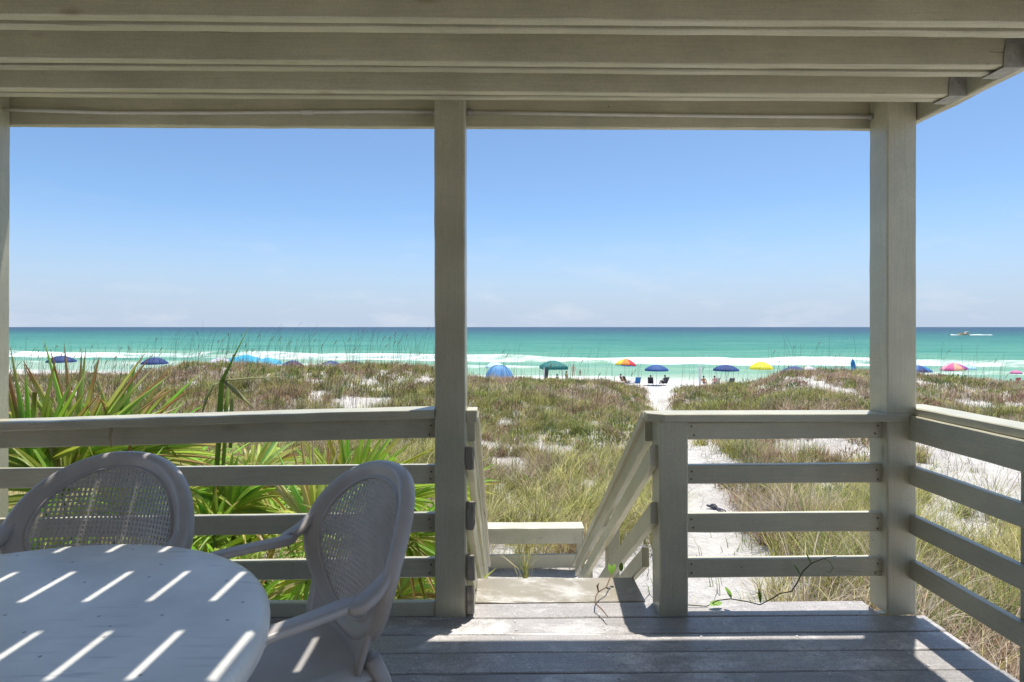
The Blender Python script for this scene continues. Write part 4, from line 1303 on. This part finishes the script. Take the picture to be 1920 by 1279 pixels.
def umbrella(label, px, ytop, yrim, wpx, d, cols, tilt=0.0, group='beach umbrellas'):
    p = on_beach(px, d)
    root = empty('beach_umbrella', p, random.uniform(0, 1)); tag(root, label, 'umbrella', group)
    zr = EYE - (yrim - 613) * d / F - p.z
    zt_ = EYE - (ytop - 613) * d / F - p.z
    rad = wpx * d / F / 2
    b = MB(); b.tube([(0, 0, -0.3), (0, 0, zt_ + 0.06)], 0.022, 6); b.build('pole', M['pole'], root, True)
    n = 8
    T = Matrix.Translation((0, 0, zr)) @ Matrix.Rotation(tilt, 4, 'Y') @ Matrix.Translation((0, 0, -zr))
    for k in range(n):
        b = MB(); v = []; f = []
        na, nr = 4, 6
        for j in range(nr + 1):
            t = j / nr
            for i in range(na + 1):
                a = 2 * math.pi * (k + i / na) / n
                sag = 1 - 0.055 * math.sin(math.pi * i / na) * t
                z = zt_ - (zt_ - zr) * (t ** 1.9) + 0.02 * math.sin(math.pi * i / na) * t
                v.append(T @ Vector((rad * t * sag * math.cos(a), rad * t * sag * math.sin(a), z)))
        # hanging valance
        for i in range(na + 1):
            q = v[nr * (na + 1) + i]; v.append(Vector((q.x, q.y, q.z - 0.12 - 0.03 * math.sin(math.pi * i / na))))
        for j in range(nr + 1):
            for i in range(na):
                a = j * (na + 1) + i; f.append((a, a + 1, a + na + 2, a + na + 1))
        b.add(v, f); b.build('panel', fabric(cols[k % len(cols)]), root, True)
    b = MB(); b.lathe([(0.001, zt_ + 0.12), (0.03, zt_ + 0.09), (0.035, zt_ + 0.0)], 8); b.build('finial', M['pole'], root, True)
    return root

def closed_umbrella(label, px, ytop, d, h, c):
    p = on_beach(px, d); root = empty('beach_umbrella', p); tag(root, label, 'umbrella', 'beach umbrellas')
    zt_ = EYE - (ytop - 613) * d / F - p.z
    b = MB(); b.tube([(0.15, 0, -0.3), (0, 0, zt_)], 0.022, 6); b.build('pole', M['pole'], root, True)
    b = MB(); v = []; f = []; n = 16; rows = [(0.03, zt_ + .05), (0.17, zt_ - .25), (0.24, zt_ - .6), (0.20, zt_ - .9), (0.14, zt_ - 1.1), (0.19, zt_ - h)]
    for r, z in rows:
        for k in range(n):
            a = 2 * math.pi * k / n; rr2 = r * (1 if k % 2 else 0.72)
            v.append((rr2 * math.cos(a) + (zt_ - z) * .06, rr2 * math.sin(a), z))
    for i in range(len(rows) - 1):
        for k in range(n): f.append((i*n+k, i*n+(k+1) % n, (i+1)*n+(k+1) % n, (i+1)*n+k))
    b.add(v, f); b.build('folded_canopy', fabric(c), root, True)

SKIN = [simple('skin_light', (0.50, 0.31, 0.23), 0.55, 0.05), simple('skin_tan', (0.36, 0.20, 0.13), 0.55, 0.05)]
HAIR = [simple('hair_dark', (0.03, 0.022, 0.018), 0.6), simple('hair_fair', (0.30, 0.19, 0.09), 0.6)]
def person(label, px, d, pose='stand', face=0.0, skin=0, hair=0, top=None, bottom=(0.05, 0.07, 0.2), h=1.72, zoff=0.0, yoff=0.0, at=None):
    """one continuous skinned body with clothes and hair as its children"""
    p = on_beach(px, d) if at is None else Vector(at)
    p.z += zoff; p.y += yoff
    root = empty('person', p, face); tag(root, label, 'person', 'people on the beach')
    k = h / 1.72
    if pose == 'stand':
        J = dict(pel=(0, 0, .92), wai=(0, 0, 1.08), che=(0, -.01, 1.28), nek=(0, .0, 1.45), hea=(0, -.02, 1.55), top=(0, -.02, 1.66),
                 hl=(-.09, 0, .86), kl=(-.11, -.02, .48), al=(-.11, .02, .09), tl=(-.12, -.13, .03), hr=(.09, 0, .86), kr=(.12, -.06, .48), ar=(.14, .04, .09), tr=(.15, -.10, .03),
                 sl=(-.19, 0, 1.39), el=(-.27, .03, 1.12), wl=(-.25, -.08, .88), fl=(-.24, -.11, .78), sr=(.19, 0, 1.39), er=(.27, .03, 1.12), wr=(.24, -.10, .90), fr=(.23, -.14, .80))
    else:
        J = dict(pel=(0, .02, .34), wai=(0, .08, .47), che=(0, .15, .66), nek=(0, .17, .84), hea=(0, .14, .94), top=(0, .13, 1.05),
                 hl=(-.09, -.03, .33), kl=(-.13, -.42, .44), al=(-.13, -.62, .10), tl=(-.13, -.74, .05), hr=(.09, -.03, .33), kr=(.13, -.40, .47), ar=(.14, -.56, .10), tr=(.14, -.68, .05),
                 sl=(-.19, .16, .77), el=(-.28, .05, .55), wl=(-.24, -.18, .48), fl=(-.22, -.27, .48), sr=(.19, .16, .77), er=(.28, .05, .55), wr=(.24, -.18, .48), fr=(.22, -.27, .48))
    RD = dict(pel=.135, wai=.115, che=.135, nek=.055, hea=.085, top=.07, hl=.085, kl=.058, al=.04, tl=.035, hr=.085, kr=.058, ar=.04, tr=.035, sl=.06, el=.042, wl=.03, fl=.03, sr=.06, er=.042, wr=.03, fr=.03)
    E = [('pel', 'wai'), ('wai', 'che'), ('che', 'nek'), ('nek', 'hea'), ('hea', 'top'), ('pel', 'hl'), ('hl', 'kl'), ('kl', 'al'), ('al', 'tl'), ('pel', 'hr'), ('hr', 'kr'), ('kr', 'ar'), ('ar', 'tr'),
         ('che', 'sl'), ('sl', 'el'), ('el', 'wl'), ('wl', 'fl'), ('che', 'sr'), ('sr', 'er'), ('er', 'wr'), ('wr', 'fr')]
    def skinned(name, keys, edges, mat, grow=1.0, root_key='pel'):
        idx = {n_: i for i, n_ in enumerate(keys)}
        me = bpy.data.meshes.new(name)
        me.from_pydata([tuple(c * k for c in J[n_]) for n_ in keys], [(idx[a], idx[b_]) for a, b_ in edges], [])
        o = bpy.data.objects.new(name, me); col.objects.link(o); o.parent = root
        o.modifiers.new('skin', 'SKIN')
        for n_ in keys:
            r = RD[n_] * k * grow
            me.skin_vertices[0].data[idx[n_]].radius = (r, r * (0.78 if n_ in ('pel', 'wai', 'che') else 1.0))
        me.skin_vertices[0].data[idx[root_key]].use_root = True
        sb = o.modifiers.new('smooth', 'SUBSURF'); sb.levels = 1; sb.render_levels = 1
        me.materials.append(mat)
        return o
    skinned('body', list(J), E, SKIN[skin])
    if top: skinned('shirt', ['wai', 'che', 'sl', 'sr'], [('wai', 'che'), ('che', 'sl'), ('che', 'sr')], fabric(top, 0.05), 1.13, 'che')
    if bottom: skinned('shorts', ['pel', 'hl', 'hr', 'wai'], [('pel', 'hl'), ('pel', 'hr'), ('pel', 'wai')], fabric(bottom, 0.05), 1.12)
    b = MB(); hc = Vector(J['top']) * k + Vector((0, .015, -.035))
    b.lathe([(0.001, .095), (.05, .088), (.085, .05), (.098, 0), (.092, -.05), (.06, -.09)], 12)
    b.v = [(x_ * k + hc.x, y_ * k + hc.y, z_ * k + hc.z) for x_, y_, z_ in b.v]
    b.build('hair', HAIR[hair], root, True)
    return root

def beach_chair(label, px, d, c, face=0.0, frame=None, yoff=0.0):
    p = on_beach(px, d); p.y += yoff
    root = empty('beach_chair', p, face); tag(root, label, 'beach chair', 'chairs on the beach')
    fm = frame or M['frame']
    b = MB()
    for sx in (-.28, .28):
        b.tube([(sx, .48, 0.95), (sx, .12, .24), (sx, -.34, 0.0)], .016, 6)
        b.tube([(sx, .34, 0.0), (sx, -.05, .24), (sx, -.30, .36)], .016, 6)
        b.tube([(sx, -.32, .46), (sx, .30, .52)], .022, 6); b.tube([(sx, -.30, .46), (sx, -.30, .30)], .014, 6)
    b.tube([(-.28, .48, .95), (.28, .48, .95)], .016, 6); b.tube([(-.28, -.30, .36), (.28, -.30, .36)], .016, 6)
    b.build('frame', fm, root, True)
    v = []; f = []
    pr = [(-.30, .36), (-.12, .27), (.06, .24), (.14, .28), (.30, .58), (.47, .93)]
    for off in (0, .012):
        for y_, z_ in pr:
            for x_ in (-.265, 0, .265): v.append((x_, y_, z_ - (.015 if x_ == 0 else 0) - off))
    for i in range(3):
        for j in range(2):
            a = i * 3 + j; f.append((a, a+1, a+4, a+3)); f.append((18+a, 18+a+3, 18+a+4, 18+a+1))
    mesh_obj('seat', v, f, fabric(c), root, True)
    f = []
    for i in range(3, 5):
        for j in range(2):
            a = i * 3 + j; f.append((a, a+1, a+4, a+3)); f.append((18+a, 18+a+3, 18+a+4, 18+a+1))
    mesh_obj('backrest', v, f, fabric(c), root, True)
    return root

def dome_tent(label, px, d, wpx, ytop, c1, c2):
    p = on_beach(px, d); root = empty('dome_tent', p); tag(root, label, 'tent')
    rad = wpx * d / F / 2; h = EYE - (ytop - 613) * d / F - p.z
    n = 24; rows = 9
    for part, (a0, a1), c in (('back_panel', (200, 340), c2), ('side_panel', (100, 200), c1), ('side_panel', (-20, 80), c1)):
        v = []; f = []; m_ = 14
        for j in range(rows + 1):
            e = math.pi / 2 * j / rows
            for i in range(m_ + 1):
                a = R(a0 + (a1 - a0) * i / m_)
                rr2 = rad * math.cos(e) ** 0.75 if j < rows else 0.01
                v.append((rr2 * math.cos(a), rr2 * math.sin(a) * .8, h * math.sin(e)))
        for j in range(rows):
            for i in range(m_):
                q = j * (m_ + 1) + i; f.append((q, q+1, q+m_+2, q+m_+1))
        mesh_obj(part, v, f, fabric(c, 0.4), root, True)
    for a in (20, 160, 215, 325):
        b = MB(); b.tube([(rad * 1.01 * math.cos(math.pi/2*t/10) ** .75 * math.cos(R(a)) if t < 10 else 0, rad * .81 * math.cos(math.pi/2*t/10) ** .75 * math.sin(R(a)) if t < 10 else 0, (h + .01) * math.sin(math.pi/2*t/10)) for t in range(11)], .02, 6)
        b.build('pole', fabric((0.02, 0.08, 0.26)), root, True)

def canopy_tent(label, px, d, wpx, ytop, yeave, c):
    p = on_beach(px, d); root = empty('canopy_tent', p, 0.12); tag(root, label, 'canopy')
    hw = wpx * d / F / 2; zt_ = EYE - (ytop - 613) * d / F - p.z; ze = EYE - (yeave - 613) * d / F - p.z
    for sx in (-1, 1):
        for sy in (-1, 1):
            b = MB(); b.tube([(sx * hw * .97, sy * hw * .97, -.1), (sx * hw * .97, sy * hw * .97, ze)], .05, 6); b.build('leg', M['pole'], root, True)
    for k in range(4):
        a0, a1 = k * math.pi / 2 - math.pi / 4, k * math.pi / 2 + math.pi / 4
        v = []; f = []
        for j in range(7):
            t = j / 6
            for i in range(5):
                u = -1 + 2 * i / 4
                x_, y_ = hw * t, hw * t * u
                ca, sa = math.cos(k * math.pi / 2), math.sin(k * math.pi / 2)
                v.append((x_ * ca - y_ * sa, x_ * sa + y_ * ca, zt_ - (zt_ - ze) * t ** 1.7))
        for i in range(5):
            q = v[30 + i]; v.append((q[0], q[1], q[2] - .28))
        for j in range(7):
            for i in range(4): q = j * 5 + i; f.append((q, q+1, q+6, q+5))
        mesh_obj('roof_panel', v, f, fabric(c), root, True)

    v = []; f = []
    for i in range(7):
        t = i / 6; x_ = -hw + 0.55 * t * (1 - 0) ; yy = -hw * .98 + .04 * math.sin(9 * t)
        v += [(x_, yy, ze - .1), (-hw + 0.40 * t, yy + .03, ze - 1.5)]
    for i in range(6): f.append((2*i, 2*i+2, 2*i+3, 2*i+1))
    mesh_obj('side_curtain', v, f, fabric((0.06, 0.09, 0.09)), root, True)

def sunshade(label, px0, px1, d, ytop, ybot, c):
    """stretched cloth arched over poles"""
    p = on_beach((px0 + px1) / 2, d); root = empty('beach_sunshade', p); tag(root, label, 'sunshade', 'cloth sunshades on the beach')
    hw = (px1 - px0) * d / F / 2; zt_ = EYE - (ytop - 613) * d / F - p.z; zb_ = EYE - (ybot - 613) * d / F - p.z
    v = []; f = []; n = 20
    for j in range(7):
        for i in range(n + 1):
            t = i / n
            v.append((-hw + 2 * hw * t, -0.9 + 1.8 * j / 6, zb_ + (zt_ - zb_) * (1 - abs(2 * (j / 6) - 0.9) ** 2 * .8) * (0.55 + 0.45 * math.sin(math.pi * (0.12 + .76 * t))) + .05 * math.sin(9 * t + j)))
    for j in range(6):
        for i in range(n): q = j * (n + 1) + i; f.append((q, q+1, q+n+2, q+n+1))
    mesh_obj('cloth', v, f, fabric(c, 0.35), root, True)
    for x_ in (-hw * .95, 0, hw * .95):
        b = MB(); b.tube([(x_, 0, -.2), (x_, 0, zt_ - .12)], .02, 6); b.build('pole', M['pole'], root, True)

U = umbrella
U('navy umbrella farthest left, above two low chairs', 115, 667, 677, 48, 60, [NAVY, NAVY])
U('second navy umbrella from the left, clear of the dune', 290, 670, 680.5, 46, 60, [NAVY])
U('pale lavender umbrella left of the cyan sunshade', 413, 671, 680, 46, 63, [(0.55, 0.55, 0.66)])
sunshade('upper left one of the two overlapping cyan cloth sunshades', 436, 486, 60, 666, 682, (0.06, 0.42, 0.62))
sunshade('lower right one of the two overlapping cyan cloth sunshades', 478, 524, 58, 671, 686, (0.09, 0.46, 0.66))
U('navy umbrella half hidden by the crest right of the cyan sunshades', 548, 676, 686, 42, 58, [NAVY])
U('left one of the two touching navy umbrellas', 620, 676.5, 686, 44, 60, [NAVY])
U('right one of the two touching navy umbrellas', 664, 677, 686, 42, 60, [NAVY])
U('pale cyan umbrella behind the blue dome tent', 928, 679, 688, 40, 66, [(0.50, 0.72, 0.74)])
dome_tent('blue dome beach tent near the middle post', 936, 59, 58, 685, (0.06, 0.24, 0.55), (0.22, 0.46, 0.75))
canopy_tent('dark green square canopy tent on four legs', 1038, 63, 46, 676, 687, (0.025, 0.19, 0.18))
RB = [(0.04, 0.10, 0.45), (0.10, 0.45, 0.65), (0.72, 0.70, 0.62), (0.75, 0.62, 0.05), (0.75, 0.28, 0.04), (0.65, 0.05, 0.06), (0.05, 0.15, 0.50), (0.08, 0.35, 0.60)]
U('rainbow panelled umbrella in front of the surf', 1173, 673, 684, 42, 68, RB, 0.12)
U('blue umbrella over two people, right of the rainbow umbrella', 1231, 684, 693, 46, 64, [(0.03, 0.10, 0.30), (0.025, 0.085, 0.27)])
U('blue umbrella over a wooden chair, right of the white post', 1361, 684, 693, 49, 64, [NAVY, (0.025, 0.07, 0.24)])
U('bright yellow umbrella right of the two blue ones', 1427, 678, 690, 44, 60, [(0.72, 0.68, 0.05), (0.66, 0.66, 0.06)])
U('low navy umbrella behind the crest, right of the yellow one', 1490, 687, 699, 54, 54, [(0.05, 0.09, 0.25)])
U('white umbrella right of the low navy one', 1517, 687, 694, 28, 66, [(0.70, 0.66, 0.70)])
closed_umbrella('closed bright blue umbrella standing alone left of the corner post', 1599, 674, 60, 1.45, (0.02, 0.22, 0.50))
U('blue umbrella half hidden by the corner post', 1722, 685, 695, 44, 58, [NAVY, (0.04, 0.20, 0.48)])
U('pink and orange panelled umbrella right of the corner post', 1788, 681, 691, 44, 64, [(0.60, 0.12, 0.30), (0.70, 0.36, 0.24), (0.40, 0.10, 0.36), (0.70, 0.40, 0.44)], -0.1)
U('pale cyan umbrella behind the pink and orange one', 1816, 684, 691, 26, 70, [(0.40, 0.66, 0.74)])
U('small pink umbrella at the far right', 1905, 694.5, 699, 20, 74, [(0.66, 0.20, 0.40)])

PI = math.pi
beach_chair('low orange chair under the leftmost navy umbrella', 101, 60, (0.50, 0.22, 0.10), PI)
beach_chair('dark chair under the leftmost navy umbrella', 124, 60, (0.06, 0.06, 0.10), PI)
person('person in a dark top seated under the leftmost navy umbrella', 137, 60, 'sit', PI, 1, 0, (0.10, 0.05, 0.05), zoff=.1)
person('bareheaded person between the two touching navy umbrellas', 643, 66, 'stand', 0.4, 0, 1, None, h=1.75)
person('person standing in the wash right of the green canopy', 1075, 80, 'stand', 2.9, 0, 1, None, (0.30, 0.18, 0.14), h=1.75)
person('small child in dark clothes right of the standing person', 1088, 80, 'stand', 0.5, 1, 0, (0.04, 0.05, 0.06), (0.03, 0.04, 0.05), h=1.05)
person('person in a yellow green shirt under the edge of the green canopy', 1062, 64, 'stand', 2.0, 0, 0, (0.45, 0.48, 0.10), (0.06, 0.06, 0.06), h=1.5)
person('person in grey seated under the green canopy', 1047, 62, 'sit', 1.0, 0, 0, (0.20, 0.20, 0.22), zoff=.18)
beach_chair('tan chair under the green canopy', 1030, 61, (0.42, 0.28, 0.14), PI + .2)
beach_chair('dark lounge chair left of the bright blue chair', 1176, 65, (0.03, 0.035, 0.04), 1.9)
person('person reclining on the dark lounge chair', 1166, 65, 'sit', 1.9, 1, 0, (0.08, 0.05, 0.05), zoff=.1)
beach_chair('bright blue chair left of the blue umbrella', 1195, 64, (0.02, 0.22, 0.55), PI)
beach_chair('dark chair under the left side of the blue umbrella', 1220, 64, (0.05, 0.05, 0.07), PI - .3)
person('person in a pale blue shirt seated under the left side of the blue umbrella', 1220, 64, 'sit', PI - .3, 0, 1, (0.50, 0.62, 0.70), zoff=.05)
beach_chair('dark chair under the right side of the blue umbrella', 1246, 64, (0.05, 0.05, 0.08), PI + .5)
person('person in dark clothes seated under the right side of the blue umbrella', 1245, 64, 'sit', PI + .5, 1, 0, (0.07, 0.07, 0.10), zoff=.05)
person('person with an orange towel seated beside the white post', 1320, 63, 'sit', PI - .6, 1, 0, (0.50, 0.22, 0.10), zoff=.05)
beach_chair('pale chair under the umbrella right of the white post', 1343, 63, (0.55, 0.55, 0.60), PI)
person('person in a pink shirt beside the pale chair', 1340, 62.6, 'sit', PI - .4, 0, 0, (0.62, 0.30, 0.32), zoff=.08)
beach_chair('wooden chair with navy cloth under the umbrella right of the white post', 1370, 63, (0.03, 0.05, 0.18), PI, M['woodfr'])
person('bare shouldered person with dark hair above the low navy umbrella', 1479, 76, 'stand', .3, 1, 0, None, h=1.78)
person('shorter person beside the bare shouldered one', 1487, 77, 'stand', .3, 1, 0, None, h=1.5)
person('person with dark hair right of the low navy umbrella', 1528, 62, 'stand', .2, 0, 0, None, (0.5, 0.1, 0.1), h=1.6)
person('fair haired person behind the crest left of the closed umbrella', 1546, 64, 'stand', -.3, 0, 1, (0.45, 0.33, 0.22), h=1.65)
person('person in a pink top seated below the pink umbrella', 1770, 60, 'sit', PI, 0, 1, (0.55, 0.20, 0.22), zoff=.45)
person('person with long dark hair and white top below the pink umbrella', 1795, 59, 'sit', PI - .2, 1, 0, (0.62, 0.62, 0.66), zoff=.55)
person('person in a dark top right of the one in white', 1808, 59, 'sit', PI + .2, 1, 0, (0.06, 0.09, 0.10), zoff=.45)
beach_chair('dark red chair at the far right edge', 1904, 68, (0.30, 0.03, 0.06), PI)

b = MB(); p = on_beach(1312, 62)
b.tube([(0, 0, -.3), (0, 0, EYE - (686 - 613) * 62 / F - p.z)], 0.11, 8)
o = b.build('marker_post', simple('post_white', (0.66, 0.64, 0.66), 0.7), None); o.location = p
tag(o, 'plain white marker post on the beach', 'post')

def boat():
    d = 480; p = vp(1806, 613, d); p.z = SEA
    root = empty('motor_boat', p); tag(root, 'long pale yellow motor boat far out on the sea', 'boat')
    v = []; f = []
    L_, Wd = 4.6, 1.5
    prof = [(-1, .9, 0.9), (-.6, 1, .9), (0, 1, .95), (.6, .8, 1.15), (.9, .4, 1.4), (1, .02, 1.5)]
    for x_, w, z_ in prof:
        v += [(-x_ * L_, -w * Wd, z_), (-x_ * L_, -w * Wd * .7, -.2), (-x_ * L_, w * Wd * .7, -.2), (-x_ * L_, w * Wd, z_)]
    for i in range(len(prof) - 1):
        for k in range(4): f.append((i*4+k, (i+1)*4+k, (i+1)*4+(k+1) % 4, i*4+(k+1) % 4))
    f.append((3, 2, 1, 0))
    hullm = simple('boat_hull', (0.70, 0.58, 0.36), 0.4)
    mesh_obj('hull', v, f, hullm, root)
    b = MB()
    v = [(1.0, -1.1, .9), (4.2, -1.1, .9), (4.2, 1.1, .9), (1.0, 1.1, .9), (1.6, -.9, 2.6), (3.9, -.9, 2.9), (3.9, .9, 2.9), (1.6, .9, 2.6)]
    b.add(v, [(0,3,2,1),(4,5,6,7),(0,1,5,4),(1,2,6,5),(2,3,7,6),(3,0,4,7)]); b.build('cabin', simple('boat_cabin', (0.75, 0.70, 0.60), 0.4), root)
    b = MB()
    for k, x_ in enumerate((-3, -1.5, .2)): b.box((x_, -.5, .95), (x_ + .6, .5, 1.7))
    b.build('seat', simple('boat_seat', (0.55, 0.36, 0.16), 0.6), root)
    # churned water behind and at the bow
    fm = simple('wake_foam', (0.80, 0.82, 0.82), 0.9, 0.05, 2)
    b = MB(); n = 60
    v = []; f = []
    for i in range(n + 1):
        x_ = -11 + 34 * i / n
        hgt = 0.5 * math.exp(-((x_ - 12) / 8) ** 2) + .45 * math.exp(-((x_ + 9) / 4) ** 2) + .6 * math.exp(-((x_ - 26) / 4) ** 2)
        for j in range(7):
            u = -1 + j / 3
            v.append((p.x + x_, p.y + u * 1.7, SEA + 0.05 + hgt * (1 - u * u) * random.uniform(.5, 1.2)))
    for i in range(n):
        for j in range(6): q = i * 7 + j; f.append((q, q+1, q+8, q+7))
    b.add(v, f); tag(b.build('boat_wake', fm, None), 'white foam trail behind the motor boat', 'wake', kind='stuff')
boat()

# ------------------------------------------------------------------ small things on and by the porch
def sandal(label, px, py, rz, c, d=None, flip=0.0):
    z0 = -1.70
    d = (EYE - z0) * F / (py - 613)
    p = vp(px, py, d); p.z = float(ground(p.x, p.y)) + 0.02
    root = empty('flip_flop', p, rz); root.rotation_euler = (R(10), flip, rz); tag(root, label, 'flip flop', 'flip flops left on the sand')
    sm = simple('sandal_sole', c, 0.6)
    out = []
    for i in range(28):
        a = 2 * math.pi * i / 28
        x_ = math.cos(a) * 0.052 * (1 - .12 * math.sin(a)) - .006 * math.cos(2 * a); y_ = math.sin(a) * 0.145
        if y_ < 0: x_ *= 0.86
        out.append((x_, y_))
    v = [(x_, y_, 0) for x_, y_ in out] + [(x_, y_, .026) for x_, y_ in out]
    f = [tuple(range(27, -1, -1)), tuple(range(28, 56))] + [(i, (i+1) % 28, (i+1) % 28 + 28, i + 28) for i in range(28)]
    mesh_obj('sole', v, f, sm, root)
    b = MB()
    for sx in (-1, 1):
        b.tube([(0, .085, .026), (sx * .022, .055, .055), (sx * .042, .01, .055), (sx * .05, -.035, .02)], [.008, .010, .012, .010], 6)
    b.build('strap', simple('sandal_strap', [x_ * .7 for x_ in c], 0.5), root, True)
sandal('dark flip flop lying apart on the sand path', 1340, 939, R(62), (0.06, 0.065, 0.09))
sandal('dark blue flip flop nearest the porch beside the grass tuft', 1356, 953, R(35), (0.05, 0.065, 0.11), flip=.3)
sandal('grey flip flop farthest right, against the grass', 1380, 940, R(-55), (0.33, 0.35, 0.38))

def leaf_mesh(L_, w, fold=0.3):
    v = []; f = []; n = 6
    for i in range(n + 1):
        t = i / n; ww = w * math.sin(math.pi * min(.98, t * .92 + .04)) ** .8
        v += [(-ww, L_ * t, fold * ww - .15 * L_ * t * t), (0, L_ * t, -.15 * L_ * t * t), (ww, L_ * t, fold * ww - .15 * L_ * t * t)]
    for i in range(n): f += [(i*3, i*3+1, i*3+4, i*3+3), (i*3+1, i*3+2, i*3+5, i*3+4)]
    return v, f
def vine():
    P = [vp(1285, 1134, 2.86), vp(1325, 1137, 2.86), vp(1345, 1126, 2.84), vp(1370, 1123, 2.83), vp(1400, 1128, 2.82), vp(1425, 1134, 2.80), vp(1445, 1124, 2.79), vp(1462, 1113, 2.79), vp(1484, 1109, 2.78), vp(1494, 1094, 2.775), vp(1505, 1072, 2.77), vp(1522, 1056, 2.77), vp(1545, 1047, 2.765), vp(1568, 1043, 2.76)]
    b = MB(); b.tube(P, [.0026] * 9 + [.003, .003, .0026, .002, .0012], 7)
    root = b.build('vine', M['vine'], None, True); tag(root, 'thin green vine creeping over the deck edge and lowest rail', 'vine')
    for q, L_, w, e in ((vp(1330, 1135, 2.84), .07, .017, (R(10), R(20), R(-75))), (vp(1371, 1122, 2.83), .055, .012, (R(55), 0, R(25))), (vp(1426, 1131, 2.80), .06, .008, (R(80), 0, R(5))), (vp(1500, 1078, 2.77), .05, .008, (R(60), 0, R(40))), (vp(1520, 1058, 2.77), .05, .006, (R(70), 0, R(30)))):
        v, f = leaf_mesh(L_, w); o = mesh_obj('leaf', v, f, M['leaf'], root, True); o.location = q; o.rotation_euler = e
    b = MB(); b.tube([vp(1545, 1047, 2.765), vp(1557, 1055, 2.76), vp(1562, 1065, 2.76), vp(1556, 1074, 2.755), vp(1550, 1072, 2.755)], .0016, 5); b.build('tendril', M['leaf'], root, True)
vine()
def twig():
    P = [vp(1140, 1157, 2.70), vp(1128, 1142, 2.77), vp(1116, 1131, 2.82), vp(1117, 1118, 2.88), vp(1122, 1110, 2.94), vp(1137, 1101, 3.0), vp(1142, 1088, 3.06), vp(1146, 1078, 3.08)]
    P = [Vector((q.x, q.y, max(q.z, 0.006))) for q in P]
    b = MB(); b.tube(P, [.002, .003, .003, .003, .003, .003, .003, .002], 6)
    root = b.build('dry_twig', M['twig'], None, True); tag(root, 'dry curled twig with a few green leaves on the top stair tread', 'twig')
    for q, L_, e in ((P[-1], .055, (R(62), 0, R(10))), (P[-1] + Vector((.01, .02, 0)), .05, (R(58), 0, R(-35))), (P[-1] + Vector((.06, .04, 0)), .045, (R(70), 0, R(-15)))):
        v, f = leaf_mesh(L_, .012); o = mesh_obj('leaf', v, f, M['leaf'], root, True); o.location = q; o.rotation_euler = e
    b = MB(); b.tube([P[4], P[4] + Vector((-.005, 0, .03)), P[4] + Vector((.004, 0, .045))], [.003, .005, .002], 5); b.build('bud', M['twig'], root, True)
twig()
def hanging_tip():
    b = MB(); P = [vp(209, 840, 2.74), vp(206, 818, 2.725), vp(209, 806, 2.718), vp(205, 795, 2.712), vp(206, 788, 2.712)]
    b.tube(P, [.003, .011, .013, .008, .002], 6, flat=.3)
    o = b.build('dry_leaf_tip', simple('dry_leaf', (0.42, 0.33, 0.20), 0.7), None, True); tag(o, 'dry pale leaf tip caught on the left railing', 'dry leaf')
hanging_tip()
def tuft():
    F2 = Field(); n = 26
    c = vp(985, 1058, 7.2)
    P = np.stack([c.x + rng.normal(0, .03, n), c.y + rng.normal(0, .03, n), np.full(n, float(ground(c.x, c.y)))], -1)
    F2.add(*blades(P, rng.uniform(.35, .75, n), np.full(n, .006), rng.uniform(0, 6.28, n), rng.uniform(.2, .85, n), pick(YEL + GRN, n), 3))
    tag(F2.build('grass_tuft', M['grass']), 'single grass tuft in front of the low barrier', 'grass tuft')
tuft()

# nail heads where the rails meet the posts
nb = MB(); nb.tube([(0, 0, 0), (0, -0.0025, 0)], 0.0042, 8)
nail_m = simple('rusty_nail', (0.10, 0.065, 0.045), 0.6)
n0 = None
for root, x0, x1 in ((rl, XL1 + 0.03, XC0 - 0.03), (rr_, SP1 + 0.03, XR0 - 0.03)):
    yl = 2.822 - 0.0195
    for i, z in enumerate(RZ):
        for xx in (x0, x1):
            for dz in (-0.022, 0.02):
                t = (xx - XL1) / (XC0 - XL1)
                yy = (2.80 + 0.04 * t - 0.0197) if root is rl else yl
                if n0 is None: o = n0 = nb.build('nail', nail_m, root)
                else:
                    o = n0.copy(); col.objects.link(o); o.parent = root
                o.location = Vector((xx + random.uniform(-.008, .008), yy, z + dz + random.uniform(-.005, .005))) - root.location
